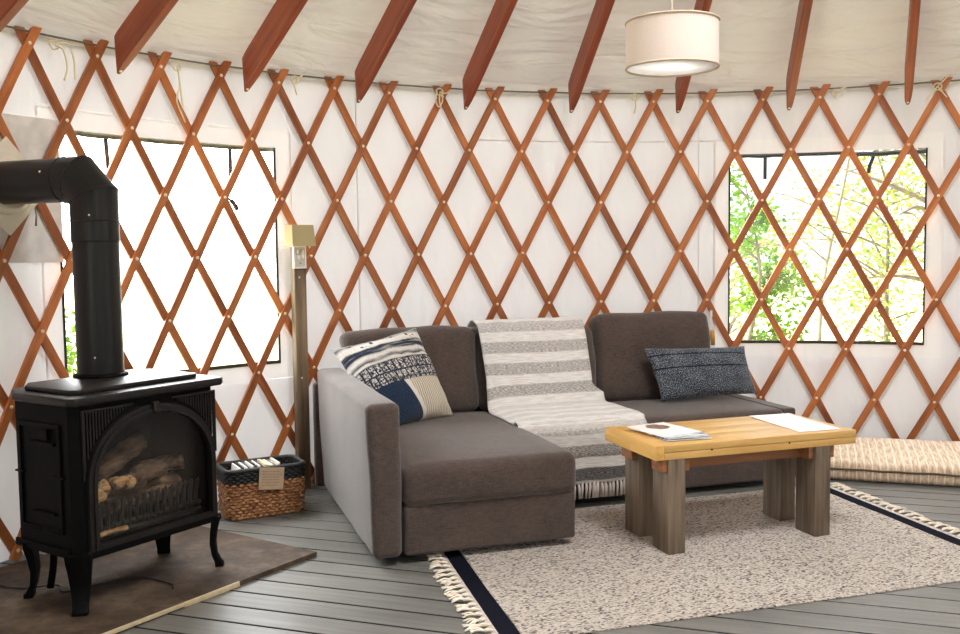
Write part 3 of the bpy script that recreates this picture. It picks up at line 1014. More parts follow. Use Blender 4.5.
# magazines and sheet on the table (table axes)
def table_obj(o, u, v, z, rot):
    c, s = math.cos(TA), math.sin(TA)
    o.location = (TO.x + u * c - v * s, TO.y + u * s + v * c, z)
    o.rotation_euler = (0, 0, TA + rot)
def cover_mat(name, kind):
    t = NT(name)
    co = t.obj()
    K = (1, 1, 1, 1); Z = (0, 0, 0, 1)
    if kind == 0:      # pale cover with a brown picture
        sep = t.n('ShaderNodeSeparateXYZ', None, Vector=co)
        dx = t.math('DIVIDE', t.math('ADD', sep.outputs[0], -0.005), 0.055)
        dy = t.math('DIVIDE', t.math('ADD', sep.outputs[1], -0.055), 0.062)
        w = t.math('MULTIPLY', t.math('SUBTRACT', t.noise(co, 26.0, 2.0), 0.5), 0.9)
        d = t.math('ADD', t.math('ADD', t.math('MULTIPLY', dx, dx), t.math('MULTIPLY', dy, dy)), w)
        pic = t.ramp(t.noise(co, 60.0, 3.0), [(0.3, rgb(70, 50, 42)), (0.7, rgb(168, 136, 112))])
        c = t.mix(t.ramp(d, [(0.8, K), (1.0, Z)]), rgb(246, 245, 244), pic)
        low = t.ramp(sep.outputs[1], [(-0.09 + .5, K), (-0.05 + .5, Z)])
    elif kind == 1:
        n = t.noise(t.mapping(co, (8, 30, 1)), 1.0, 2.0)
        c = t.ramp(n, [(0.40, rgb(70, 88, 116)), (0.5, rgb(196, 204, 216)), (0.62, rgb(232, 232, 232))])
    elif kind == 2:
        n = t.noise(t.mapping(co, (10, 18, 1)), 1.0, 2.0)
        c = t.ramp(n, [(0.42, rgb(38, 44, 60)), (0.55, rgb(150, 160, 176)), (0.66, rgb(222, 222, 222))])
    else:
        c = rgb(232, 230, 226)
    return t.surf(t.pbr(c, 0.35))
def magazine(w, d, h, mat, label, u, v, z, rot):
    e = thing('magazine', label, 'magazine', group='magazines stacked on the coffee table')
    bm = bmesh.new()
    def curl(p, q):
        return p + Vector((0, 0, 0.004 * (2 * q.x - 1) ** 2 * q.z))
    roundbox(bm, (-w / 2 + .001, -d / 2 + .001, 0.0008), (w / 2 - .001, d / 2 - .001, h - 0.0008), 0.0006, 4)
    mk('pages', bm, M_PAPER, e)
    bm = bmesh.new()
    box(bm, (-w / 2, -d / 2, h - 0.0008), (w / 2, d / 2, h))
    box(bm, (-w / 2, -d / 2, 0), (w / 2, d / 2, 0.0008))
    box(bm, (-w / 2 - 0.0008, -d / 2, 0), (-w / 2, d / 2, h))
    mk('cover', bm, mat, e, smooth=False)
    table_obj(e, u, v, z, rot)
M_PAPER = flat('paper_page', rgb(240, 238, 234), 0.7)
zt = 0.4774
magazine(0.215, 0.285, 0.006, cover_mat('magazine_dark_cover', 2), 'lowest magazine of the stack on the table, dark blue cover', 0.205, 0.205, zt, R_(-4)); zt += 0.0062
magazine(0.205, 0.275, 0.006, cover_mat('magazine_blue_cover', 1), 'middle magazine of the stack on the table, pale blue cover', 0.200, 0.222, zt, R_(3)); zt += 0.0062
magazine(0.205, 0.270, 0.007, cover_mat('magazine_light_cover', 0), 'topmost magazine of the stack, white cover with a brown picture', 0.175, 0.245, zt, R_(9)); zt += 0.0072
def sheet_mat():
    t = NT('white_printed_sheet')
    co = t.obj()
    n = t.noise(t.mapping(co, (26, 60, 1)), 1.0, 1.0)
    return t.surf(t.pbr(t.ramp(n, [(0.62, rgb(240, 240, 240)), (0.72, rgb(206, 212, 220))]), 0.5))
bm = bmesh.new()
roundbox(bm, (-0.108, -0.212, 0), (0.108, 0.212, 0.0012), 0.0004, 6, lambda p, q: p + Vector((0, 0, 0.003 * max(0, 2 * q.y - 1.2))))
sh = tag(mk('paper_sheet', bm, sheet_mat(), None), 'large white paper sheet lying on the right end of the table', 'paper')
table_obj(sh, 0.862, 0.250, 0.4774, R_(-3))

# ------------------------------------------------------------------ rug
def rug_mat():
    t = NT('chunky_cream_rug')
    co = t.obj()
    K = (1, 1, 1, 1); Z = (0, 0, 0, 1)
    mp = t.mapping(co, (92.0, 165.0, 1.0), (0, 0, 0), (0, 0, R_(-28)))
    v = t.n('ShaderNodeTexVoronoi', {'voronoi_dimensions': '2D'}, Vector=mp, Scale=1.0, Randomness=0.75)
    cid = t.n('ShaderNodeSeparateColor', None, Color=v.outputs['Color']).outputs[0]
    c = t.ramp(cid, [(0.0, rgb(70, 60, 56)), (0.10, rgb(104, 92, 86)), (0.20, rgb(186, 170, 157)), (0.5, rgb(214, 200, 186)), (1.0, rgb(232, 220, 206))], 'LINEAR')
    gap = t.ramp(v.outputs['Distance'], [(0.42, Z), (0.72, K)])
    c = t.mix(t.math('MULTIPLY', gap, 0.55), c, rgb(104, 90, 82))
    h = t.math('SUBTRACT', 1.0, v.outputs['Distance'])
    return t.surf(t.pbr(c, 0.95, t.bump(h, 0.9, 0.012), 0, 0.1, 0.2))
rug = thing('area_rug', 'cream woven rug with navy end stripes and fringe on the grey boards', 'rug', (0.08, 3.10, 0.0), R_(16.9))
RW, RD, RH = 2.305, 1.46, 0.006
SH = 0.052
def shear(p, q=None):
    return p + Vector((SH * (p.y - 0.85), 0, 0))
def wob(p, q):
    return shear(p) + Vector((0.006 * nz(p.y * 3, 1) * (abs(2 * q.x - 1) > .98), 0.010 * nz(p.x * 2.3, 7) * (abs(2 * q.y - 1) > .98), 0.0))
bm = bmesh.new()
roundbox(bm, (0.105, 0, 0), (RW - 0.105, RD, RH), 0.003, 60, wob)
mk('woven_field', bm, rug_mat(), rug)
M_NAVY = flat('navy_rug_band', rgb(22, 23, 32), 1.0, 0.0, 0.05)
for x0 in (0.035, RW - 0.1045):
    bm = bmesh.new()
    roundbox(bm, (x0, 0, 0), (x0 + 0.0695, RD, RH - 0.001), 0.003, 20, shear)
    mk('navy_band', bm, M_NAVY, rug)
M_HEM = sofa_fabric('pale_rug_hem', rgb(150, 140, 134), rgb(214, 204, 194))
for x0 in (0.012, RW - 0.0345):
    bm = bmesh.new()
    roundbox(bm, (x0, 0, 0), (x0 + 0.0225, RD, RH - 0.001), 0.003, 20, shear)
    mk('hem', bm, M_HEM, rug)
# knotted tassels, four cuts of one mesh kind
tas = []
M_FR = flat('rug_fringe_yarn', rgb(228, 216, 198), 0.95)
for s in range(4):
    bm = bmesh.new()
    rnd = random.Random(s)
    tube(bm, [(0.012, 0, 0.007), (-0.012, 0.0, 0.010), (-0.028, 0, 0.008)], [0.004, 0.008, 0.006], 6)
    for j in range(5):
        a = rnd.uniform(-.02, .02)
        pts = spline([(-0.022, a * .2, 0.008), (-0.045, a + rnd.uniform(-.008, .008), 0.008 + rnd.uniform(0, .006)), (-0.075, a * 1.6 + rnd.uniform(-.014, .014), 0.005)], 4)
        tube(bm, pts, 0.0034, 5)
    tas.append(mk('tassel', bm, M_FR, rug))
used = [False] * 4
NT_ = 30
for side in (0, 1):
    for k in range(NT_):
        s = (k * 7 + side) % 4
        o = inst(tas[s], rug) if used[s] else tas[s]
        used[s] = True
        y = 0.012 + (RD - 0.024) * k / (NT_ - 1)
        o.location = ((0.012 if side == 0 else RW - 0.012) + SH * (y - 0.85), y, 0)
        o.rotation_euler = (0, 0, (0 if side == 0 else math.pi) + random.uniform(-.35, .35))
        o.scale = (random.uniform(.75, 1.15), 1, 1)

# ------------------------------------------------------------------ striped floor cushion
def stripe_mat():
    t = NT('striped_linen')
    co = t.obj()
    sep = t.n('ShaderNodeSeparateXYZ', None, Vector=co)
    x = t.math('ADD', sep.outputs[0], t.math('MULTIPLY', t.noise(co, 9.0, 2.0), 0.010))
    fr = t.math('FRACT', t.math('DIVIDE', x, 0.040))
    n = t.noise(t.mapping(co, (90, 14, 30)), 1.0, 3.0)
    base = t.ramp(n, [(0.34, rgb(164, 140, 116)), (0.62, rgb(206, 184, 160))])
    c = t.mix(t.ramp(fr, [(0.08, (0, 0, 0, 1)), (0.16, (.8, .8, .8, 1)), (0.26, (.8, .8, .8, 1)), (0.34, (0, 0, 0, 1))]), base, rgb(226, 208, 186))
    return t.surf(t.pbr(c, 0.95, t.bump(n, 0.3, 0.004), 0, 0.1, 0.2))
M_STRIPE = stripe_mat()
mat_c = thing('floor_cushion', 'long beige striped floor cushion lying along the wall under the right window', 'cushion', (1.875, 5.285, 0), R_(-18.5))
bm = bmesh.new()
def mfn(p, q):
    p = p.copy()
    c = (1 - (2 * q.x - 1) ** 6)
    p.z += q.z * (0.050 * min(1.0, q.y * 1.5) * c + 0.012 * nz(p.x * 4, p.y * 5)) + (1 - q.z) * 0.0
    p.y += 0.010 * nz(p.x * 5, 3) * (1 - q.y)
    return p
roundbox(bm, (0, 0, 0.004), (1.30, 0.56, 0.105), 0.035, 14, mfn)
mk('padded_body', bm, M_STRIPE, mat_c)
bm = bmesh.new()
tube(bm, [(0.02 + 1.26 * i / 40, -0.004 + 0.006 * nz(i * .3), 0.072 + 0.005 * nz(i * .25, 2)) for i in range(41)], 0.0055, 6)
mk('piping', bm, flat('dark_piping', rgb(92, 72, 54), 0.9), mat_c)

# ------------------------------------------------------------------ hearth pad
U56 = R_(56.3)
def pad():
    c0 = Vector((-0.715, 4.053, 0))
    du = Vector((math.cos(U56), math.sin(U56), 0)); dv = Vector((-math.sin(U56), math.cos(U56), 0))
    D, L = 0.98, 1.75
    poly = []
    lim = RY - 0.012
    def clip(p):
        d = p - Vector((CX, CY, 0))
        if d.length > lim: d = d.normalized() * lim
        return Vector((CX, CY, 0)) + d
    n = 40
    ring = [c0 - du * (L * i / n) for i in range(n + 1)]
    ring += [clip(c0 - du * (L * (1 - i / n)) + dv * D) for i in range(n + 1)]
    bm = bmesh.new()
    prism(bm, [(p.x, p.y) for p in ring], 0.001, 0.020, 0.002)
    t = NT('mottled_brown_tile')
    co = t.obj()
    n1 = t.noise(co, 5.0, 5.0, 0.65)
    n2 = t.noise(co, 28.0, 3.0)
    f = t.math('ADD', t.math('MULTIPLY', n1, 0.75), t.math('MULTIPLY', n2, 0.25))
    c = t.ramp(f, [(0.34, rgb(46, 36, 29)), (0.50, rgb(72, 58, 46)), (0.66, rgb(100, 84, 68))])
    m = t.surf(t.pbr(c, 0.75, t.bump(n2, 0.1, 0.003), 0, 0.25))
    e = thing('hearth_pad', 'mottled brown hearth pad on the floor under the black stove', 'hearth pad')
    mk('slab', bm, m, e, auto=30)
    # pale trim along the front part of the long edge, dark towards the corner
    bm = bmesh.new()
    off = -dv * 0.006
    A = c0 - du * 0.44 + off * 0.6; B = c0 - du * 1.75 + off * 0.6
    M = Matrix((du, dv, Vector((0, 0, 1)))).transposed().to_4x4()
    M.translation = A
    box(bm, (-1.31, -0.002, 0.006), (-0.27, 0.006, 0.0205), M, 0.001)
    box(bm, (-0.268, -0.002, 0.001), (0, 0.006, 0.0205), M, 0.001)
    mk('edge_trim', bm, wood('pale_edge_trim', rgb(190, 168, 130), rgb(224, 206, 170), 0, 0.6), e)
pad()

# ------------------------------------------------------------------ stove
F0 = Vector((-1.444, 3.352, 0.020)); FAn = R_(56.5)
stove = thing('gas_stove', 'black cast iron stove with arched glass front on four curved legs', 'stove', F0, FAn)
Z0 = -0.020
W, D = 0.65, 0.41
def arch(half, zs, rise, zb, n=28, uc=0.337, full=True):
    pts = [(uc - half, zb)]
    for i in range(n + 1):
        a = math.pi * (1 - i / n)
        pts.append((uc + half * math.cos(a), zs + rise * math.sin(a) ** 0.92))
    pts.append((uc + half, zb))
    return pts
A_out = arch(0.290, 0.475, 0.262, 0.222)
A_mid = arch(0.274, 0.475, 0.246, 0.240)
A_in = arch(0.261, 0.475, 0.232, 0.258)
# body shell: sides, back, top, bottom (open front)
bm = bmesh.new()
plan = [(0.028, 0.0), (0.0, 0.028), (0.0, D - 0.06), (0.06, D), (W - 0.06, D), (W, D - 0.06), (W, 0.028), (W - 0.028, 0.0)]
zb, zt_ = 0.215, 0.770
lo = [bm.verts.new((x, y, zb + Z0)) for x, y in plan]
hi = [bm.verts.new((x, y, zt_ + Z0)) for x, y in plan]
for i in range(len(plan) - 1):
    bm.faces.new((lo[i], lo[i + 1], hi[i + 1], hi[i]))
bm.faces.new(lo[::-1]); bm.faces.new(hi)
mk('body', bm, M_IRON, stove, smooth=False)
# front plate with the arched hole
bm = bmesh.new()
outer = [(0.028, 0.215), (W - 0.028, 0.215), (W - 0.028, 0.770), (0.028, 0.770)]
ov = [bm.verts.new((x, 0, z + Z0)) for x, z in outer]
iv = [bm.verts.new((x, 0, z + Z0)) for x, z in A_mid]
eo = [bm.edges.new((ov[i], ov[(i + 1) % 4])) for i in range(4)]
ei = [bm.edges.new((iv[i], iv[(i + 1) % len(iv)])) for i in range(len(iv))]
bmesh.ops.triangle_fill(bm, edges=eo + ei, use_beauty=True)
mk('front_plate', bm, M_IRON, stove, smooth=False)
# inner firebox lining
bm = bmesh.new()
for (x0, y0), (x1, y1) in (((0.05, 0.0), (0.10, 0.30)), ((0.10, 0.30), (0.56, 0.30)), ((0.56, 0.30), (0.62, 0.0))):
    vs = [bm.verts.new(p) for p in ((x0, y0 + .004, 0.25 + Z0), (x1, y1, 0.25 + Z0), (x1, y1, 0.74 + Z0), (x0, y0 + .004, 0.74 + Z0))]
    bm.faces.new(vs)
vs = [bm.verts.new(p) for p in ((0.05, 0.004, 0.262 + Z0), (0.62, 0.004, 0.262 + Z0), (0.56, 0.30, 0.262 + Z0), (0.10, 0.30, 0.262 + Z0))]
bm.faces.new(vs)
mk('firebox_lining', bm, flat('soot_black_lining', rgb(16, 15, 14), 0.95, 0.0, 0.03), stove, smooth=False)
def arch_ring(bm, P, Q, y0, y1):
    n = len(P)
    a = [bm.verts.new((x, y0, z + Z0)) for x, z in P]; b = [bm.verts.new((x, y0, z + Z0)) for x, z in Q]
    c = [bm.verts.new((x, y1, z + Z0)) for x, z in P]; d = [bm.verts.new((x, y1, z + Z0)) for x, z in Q]
    for i in range(n):
        j = (i + 1) % n
        bm.faces.new((a[i], a[j], b[j], b[i]))
        bm.faces.new((a[i], c[i], c[j], a[j]))
        bm.faces.new((b[i], b[j], d[j], d[i]))
bm = bmesh.new()
arch_ring(bm, A_out, A_mid, -0.018, 0.0)
arch_ring(bm, A_mid, A_in, -0.026, 0.004)
mk('arched_door_frame', bm, M_IRON2, stove, auto=35)  # lighter iron colour stands in for the highlights on the frame
bm = bmesh.new()
roundbox(bm, (0.322, -0.036, 0.705 + Z0), (0.352, -0.016, 0.748 + Z0), 0.006, 2)
mk('latch', bm, M_IRON2, stove)
bm = bmesh.new()
roundbox(bm, (0.03, -0.022, 0.213 + Z0), (0.645, 0.0, 0.243 + Z0), 0.008, 4)
mk('lower_lip', bm, M_IRON, stove)
def stove_glass():
    t = NT('smoky_stove_glass')
    tr = t.n('ShaderNodeBsdfTransparent', None, Color=(0.80, 0.78, 0.75, 1)).outputs[0]
    gl = t.n('ShaderNodeBsdfGlossy', None, Color=(0.9, 0.9, 0.9, 1), Roughness=0.12).outputs[0]
    return t.surf(t.n('ShaderNodeMixShader', None, i0=0.05, i1=tr, i2=gl).outputs[0])
bm = bmesh.new()
bm.faces.new([bm.verts.new((x, -0.004, z + Z0)) for x, z in A_in])
mk('glass', bm, stove_glass(), stove, smooth=False)
# fluted corners above the arch
for side in (0, 1):
    bm = bmesh.new()
    for k in range(15):
        off = 0.040 + 0.0125 * k
        d = abs(off + 0.003 - 0.337)
        h = 0.300
        zlo = 0.475 + 0.283 * math.sqrt(max(0, 1 - (d / h) ** 2)) if d < h else 0.475
        zlo = max(zlo, 0.515)
        if zlo > 0.735: continue
        x = off if side == 0 else 0.674 - off - 0.006
        box(bm, (x, -0.007, zlo + Z0), (x + 0.006, 0.0, 0.744 + Z0))
    x0, x1 = (0.034, 0.25) if side == 0 else (0.424, 0.640)
    box(bm, (x0, -0.009, 0.744 + Z0), (x1, 0.0, 0.752 + Z0))
    xe = 0.034 if side == 0 else 0.634
    box(bm, (xe, -0.009, 0.50 + Z0), (xe + 0.006, 0.0, 0.744 + Z0))
    mk('fluted_panel', bm, M_IRON2, stove, smooth=False)
# top plate and raised lid
bm = bmesh.new()
tp = [(-0.005, -0.030), (-0.024, -0.005), (-0.020, D - 0.08), (0.04, D + 0.03), (W - 0.04, D + 0.03), (W + 0.036, D - 0.05), (W + 0.036, -0.005), (W + 0.005, -0.034)]
prism(bm, tp, 0.770 + Z0, 0.802 + Z0, 0.010)
mk('top_plate', bm, M_IRON2, stove, auto=30)
bm = bmesh.new()
tp = [(0.06, 0.045), (0.035, 0.07), (0.035, D - 0.07), (0.09, D), (W - 0.09, D), (W - 0.035, D - 0.07), (W - 0.035, 0.07), (W - 0.06, 0.045)]
prism(bm, tp, 0.802 + Z0, 0.820 + Z0, 0.005)
mk('raised_lid', bm, M_IRON2, stove, auto=30)
# side panels with ledges
for side in (0, 1):
    bm = bmesh.new()
    sx = -1 if side == 0 else 1
    x = 0.0 if side == 0 else W
    def b(y0, y1, z0, z1, t):
        box(bm, (min(x, x + sx * t), y0, z0 + Z0), (max(x, x + sx * t), y1, z1 + Z0), None, 0.002)
    b(0.07, 0.33, 0.68, 0.70, 0.008); b(0.07, 0.33, 0.30, 0.315, 0.008)
    b(0.07, 0.085, 0.315, 0.68, 0.008); b(0.315, 0.33, 0.315, 0.68, 0.008)
    b(0.13, 0.16, 0.64, 0.68, 0.018)
    b(0.10, 0.25, 0.620, 0.632, 0.014); b(0.05, 0.11, 0.505, 0.512, 0.012); b(0.30, 0.35, 0.505, 0.512, 0.012)
    b(0.11, 0.25, 0.365, 0.372, 0.012); b(0.08, 0.17, 0.30, 0.306, 0.013); b(0.20, 0.29, 0.30, 0.306, 0.013)
    b(0.035, 0.37, 0.222, 0.250, 0.010)
    mk('side_panel', bm, M_IRON, stove, smooth=False)
# legs
def leg_bm():
    """local: x outwards on the diagonal, y across"""
    bm = bmesh.new()
    prof = [(0.215, 0.012, 0.094, 0.034), (0.19, 0.010, 0.090, 0.034), (0.15, 0.002, 0.080, 0.028), (0.10, -0.004, 0.070, 0.024), (0.05, 0.002, 0.058, 0.022), (0.022, 0.014, 0.052, 0.026), (0.012, 0.020, 0.054, 0.034), (0.0, 0.020, 0.052, 0.034)]
    rings = []
    for z, o, w, t in prof:
        rings.append([bm.verts.new(p) for p in ((o - t / 2, -w / 2, z), (o + t / 2 - .004, -w / 2, z), (o + t / 2, -w / 2 + .008, z), (o + t / 2, w / 2 - .008, z), (o + t / 2 - .004, w / 2, z), (o - t / 2, w / 2, z))])
    for A, B in zip(rings, rings[1:]):
        for k in range(6):
            bm.faces.new((A[k], A[(k + 1) % 6], B[(k + 1) % 6], B[k]))
    bm.faces.new(rings[0]); bm.faces.new(rings[-1][::-1])
    return bm
leg0 = mk('leg', leg_bm(), M_IRON, stove, auto=35)
for k, (x, y, a) in enumerate(((0.018, 0.016, 225), (W - 0.018, 0.016, 315), (0.03, D - 0.085, 135), (W - 0.03, D - 0.085, 45))):
    o = leg0 if k == 0 else inst(leg0, stove)
    o.location = (x, y, 0); o.rotation_euler = (0, 0, R_(a))
# logs, grate
def bark(name, a, b, c=None):
    t = NT(name)
    co = t.obj()
    n = t.noise(t.mapping(co, (14, 60, 60)), 1.0, 4.0)
    n2 = t.noise(co, 18.0, 3.0)
    f = t.math('ADD', t.math('MULTIPLY', n, 0.6), t.math('MULTIPLY', n2, 0.4))
    col = t.ramp(f, [(0.36, a), (0.62, b)] if c is None else [(0.36, a), (0.52, b), (0.64, c)])
    return t.surf(t.pbr(col, 0.9, t.bump(f, 0.8, 0.012)))
M_BARK = bark('log_bark', rgb(58, 44, 34), rgb(128, 102, 78))
M_CHAR = bark('charred_log', rgb(30, 24, 20), rgb(96, 74, 58), rgb(150, 122, 92))
M_PALELOG = bark('pale_split_log', rgb(90, 58, 34), rgb(196, 156, 104), rgb(232, 206, 160))
def log(p0, p1, r, mat, seed, label=None):
    bm = bmesh.new()
    a, b_ = Vector(p0), Vector(p1)
    pts = [a + (b_ - a) * i / 10 + Vector((0, 0.006 * nz(i * .4, seed), 0.006 * nz(i * .4, seed + 5))) for i in range(11)]
    tube(bm, pts, [r * (1 + 0.18 * nz(i * .6, seed + 9)) for i in range(11)], 14)
    for v in bm.verts:
        v.co += Vector((nz(v.co.x * 50, v.co.z * 50, seed), nz(v.co.y * 50, v.co.z * 50, seed), nz(v.co.x * 50, v.co.y * 50, seed))) * 0.005
    o = mk('log', bm, mat, stove)
    if label: o['label'] = label
log((0.185, 0.15, 0.468 + Z0), (0.42, 0.19, 0.560 + Z0), 0.040, M_BARK, 1)
log((0.16, 0.11, 0.42 + Z0), (0.36, 0.10, 0.43 + Z0), 0.032, M_CHAR, 2)
log((0.32, 0.09, 0.452 + Z0), (0.46, 0.11, 0.455 + Z0), 0.034, M_BARK, 3)
log((0.40, 0.20, 0.44 + Z0), (0.57, 0.12, 0.46 + Z0), 0.034, M_CHAR, 4)
log((0.19, 0.05, 0.450 + Z0), (0.275, 0.055, 0.440 + Z0), 0.024, M_PALELOG, 5, 'short pale split log')
log((0.112, 0.050, 0.400 + Z0), (0.165, 0.055, 0.450 + Z0), 0.026, M_PALELOG, 6, 'pale ashy log end')
log((0.19, 0.050, 0.430 + Z0), (0.25, 0.050, 0.445 + Z0), 0.022, M_CHAR, 8)
log((0.12, 0.16, 0.35 + Z0), (0.56, 0.16, 0.36 + Z0), 0.05, M_CHAR, 7)
bm = bmesh.new()
for i in range(15):
    x = 0.115 + 0.0315 * i
    tube(bm, [(x, 0.030, 0.285 + Z0), (x, 0.026, 0.34 + Z0), (x + 0.002, 0.020, 0.385 + Z0), (x + 0.006, 0.018, 0.402 + Z0)], [0.0085, 0.008, 0.0085, 0.004], 8)
    tube(bm, [(x - 0.008, 0.022, 0.386 + Z0), (x + 0.010, 0.022, 0.392 + Z0)], [0.007, 0.004], 6)
tube(bm, [(0.095, 0.032, 0.30 + Z0), (0.58, 0.032, 0.30 + Z0)], 0.010, 8)
tube(bm, [(0.095, 0.034, 0.272 + Z0), (0.58, 0.034, 0.272 + Z0)], 0.012, 8)
mk('grate', bm, M_IRON2, stove)
bm = bmesh.new()
pts = [(0.098 + 0.012 * i, 0.012 + 0.001 * (i % 2), 0.284 + Z0 + 0.001 * i * 0 + 0.003 * nz(i * 1.7)) for i in range(11)]
tube(bm, pts, [0.010 + 0.003 * nz(i * 2.1, 3) for i in range(11)], 8)
o = mk('wood_chip', bm, M_PALELOG, stove); o['label'] = 'pale strip of wood lying at the foot of the glass'
# gas line under the stove
bm = bmesh.new()
tube(bm, spline([(0.10, 0.30, 0.215 + Z0), (0.10, 0.31, 0.10), (0.09, 0.32, 0.014)], 5), 0.014, 8)
mk('gas_line', bm, M_IRON, stove)

# ------------------------------------------------------------------ stove pipe
PX = Vector((-1.532, 3.850, 0))
PR = 0.089
hd = Vector((-0.935, 0.355, 0)).normalized()
pipe = thing('stove_pipe', 'black elbowed flue pipe rising from the stove and turning into the left wall', 'stove pipe', (PX.x, PX.y, 0.820))
def P_(v): return Vector(v) - Vector((PX.x, PX.y, 0.820))
ZC = 1.607
bm = bmesh.new()
lathe(bm, [(PR, 0.004), (PR, 1.36 - 0.82)], 40)
mk('upright_section', bm, M_PIPE, pipe)
bm = bmesh.new()
lathe(bm, [(PR - 0.002, 0.0), (PR + 0.016, 0.0), (PR + 0.016, 0.008), (PR + 0.002, 0.014)], 40)
mk('base_collar', bm, M_IRON, pipe)
# elbow in three mitred gores
rb = 0.142
cz = ZC - rb
cen = Vector((PX.x, PX.y, cz)) + hd * rb
def ringat(bm, c, t, r, seg=40):
    t = t.normalized()
    y = Vector((0, 0, 1)).cross(hd).normalized()
    x = y.cross(t)
    return [bm.verts.new(P_(c + x * r * math.cos(2 * math.pi * k / seg) + y * r * math.sin(2 * math.pi * k / seg))) for k in range(seg)]
def join(bm, A, B):
    for k in range(len(A)):
        bm.faces.new((A[k], A[(k + 1) % len(A)], B[(k + 1) % len(B)], B[k]))
bm = bmesh.new()
R0 = ringat(bm, Vector((PX.x, PX.y, 1.355)), Vector((0, 0, 1)), PR + 0.003)
stations = []
for a in (0, 45, 90):
    pass
c1 = Vector((PX.x, PX.y, ZC - 0.072)); c2 = Vector((PX.x, PX.y, ZC)) + hd * 0.072
t1 = Vector((0, 0, 1)); t2 = (hd + Vector((0, 0, 1))).normalized(); t3 = hd
def mitre(bm, c, ta, tb, r, seg=40):
    """elliptical ring where a pipe along ta meets one along tb"""
    m = (ta + tb).normalized()
    y = Vector((0, 0, 1)).cross(hd).normalized()
    x = y.cross(m).normalized()
    k_ = 1.0 / max(0.2, ta.normalized().dot(m))
    return [bm.verts.new(P_(c + x * r * k_ * math.cos(2 * math.pi * k / seg) + y * r * math.sin(2 * math.pi * k / seg))) for k in range(seg)]
r1 = mitre(bm, c1, t1, t2, PR + 0.003); r2 = mitre(bm, c2, t2, t3, PR + 0.003)
e3 = ringat(bm, Vector((PX.x, PX.y, ZC)) + hd * 0.135, t3, PR + 0.003)
join(bm, R0, r1); join(bm, r1, r2); join(bm, r2, e3)
mk('elbow', bm, M_PIPE, pipe, auto=25)
bm = bmesh.new()
for c, m, rr in ((c1, (t1 + t2), PR + 0.003), (c2, (t2 + t3), PR + 0.003)):
    m = m.normalized(); y = Vector((0, 0, 1)).cross(hd).normalized(); x = y.cross(m).normalized(); k_ = 1 / math.cos(R_(22.5))
    tube(bm, [P_(c + x * rr * k_ * math.cos(a) + y * rr * math.sin(a)) for a in [2 * math.pi * i / 40 for i in range(40)]], 0.0022, 5, closed=True)
for zc in (1.358, 1.44):
    tube(bm, [P_((PX.x + (PR + .003) * math.cos(a), PX.y + (PR + .003) * math.sin(a), zc)) for a in [2 * math.pi * i / 40 for i in range(40)]], 0.0028, 5, closed=True)
yy = Vector((0, 0, 1)).cross(hd).normalized()
tube(bm, [P_(Vector((PX.x, PX.y, ZC)) + hd * 0.138 + (yy * math.cos(a) + Vector((0, 0, 1)) * math.sin(a)) * (PR + .003)) for a in [2 * math.pi * i / 40 for i in range(40)]], 0.0028, 5, closed=True)
mk('seam_bead', bm, M_PIPE, pipe)
bm = bmesh.new()
A = ringat(bm, Vector((PX.x, PX.y, ZC)) + hd * 0.13, hd, PR); B = ringat(bm, Vector((PX.x, PX.y, ZC)) + hd * 0.515, hd, PR)
join(bm, A, B)
mk('horizontal_section', bm, M_PIPE, pipe)
bm = bmesh.new()
for q in (Vector((PX.x, PX.y, ZC)) + hd * 0.20 - yy * 0.0 + Vector((0, 0, 0.04)),):
    s = (yy * -1 if yy.y > 0 else yy)
    c = Vector((PX.x, PX.y, ZC)) + hd * 0.19 + s * (PR * 0.93) + Vector((0, 0, 0.03))
    bmesh.ops.create_uvsphere(bm, u_segments=8, v_segments=6, radius=0.005, matrix=Matrix.Translation(P_(c)))
s2 = Vector((0.15, -1, 0)).normalized()
bmesh.ops.create_uvsphere(bm, u_segments=8, v_segments=6, radius=0.004, matrix=Matrix.Translation(P_(Vector((PX.x, PX.y, 1.46)) + s2 * (PR + .003))))
bmesh.ops.create_uvsphere(bm, u_segments=8, v_segments=6, radius=0.004, matrix=Matrix.Translation(P_(Vector((PX.x, PX.y, 0.90)) + s2 * PR)))
mk('screw', bm, M_BRASS, pipe)

# wall plate where the pipe leaves, and the pale board behind the lattice
THP = 153.4
plate = thing('pipe_wall_plate', 'cream diamond-shaped metal plate around the stove pipe at the left wall', 'wall plate')
plate.matrix_world = wall_frame(THP, RY - 0.010, ZC - 0.010)
M_PLATE = flat('cream_painted_metal', rgb(212, 204, 188), 0.45)
bm = bmesh.new()
M = Matrix.Rotation(R_(45), 4, 'Y')
roundbox(bm, (-0.147, -0.008, -0.147), (0.147, 0.0, 0.147), 0.003, 4, None, M)
mk('plate', bm, M_PLATE, plate)
bm = bmesh.new()
M = Matrix.Rotation(R_(90), 4, 'X')
lathe(bm, [(PR + 0.003, 0.0), (PR + 0.034, 0.0), (PR + 0.030, 0.022), (PR + 0.006, 0.030), (PR + 0.003, 0.030)], 40, M)
mk('collar', bm, M_PLATE, plate)
bm = bmesh.new()
tube(bm, [(0.115, -0.02, -0.085), (0.117, -0.022, -0.12), (0.115, -0.02, -0.165)], [0.003, 0.003, 0.005], 6)
mk('damper_chain', bm, M_CABLE, plate)
bm = bmesh.new()
arc_strip(bm, 148.75, 158.0, 1.275, 1.906, RF - 0.016, RF - 0.009, 14)
tb = NT('mottled_heat_board')
co = tb.obj()
n = tb.noise(co, 9.0, 4.0)
tcol = tb.ramp(n, [(0.35, rgb(222, 218, 214)), (0.65, rgb(244, 241, 238))])
td = tb.n('ShaderNodeBsdfDiffuse', None, Color=tcol).outputs[0]
tt = tb.n('ShaderNodeBsdfTranslucent', None, Color=tcol).outputs[0]
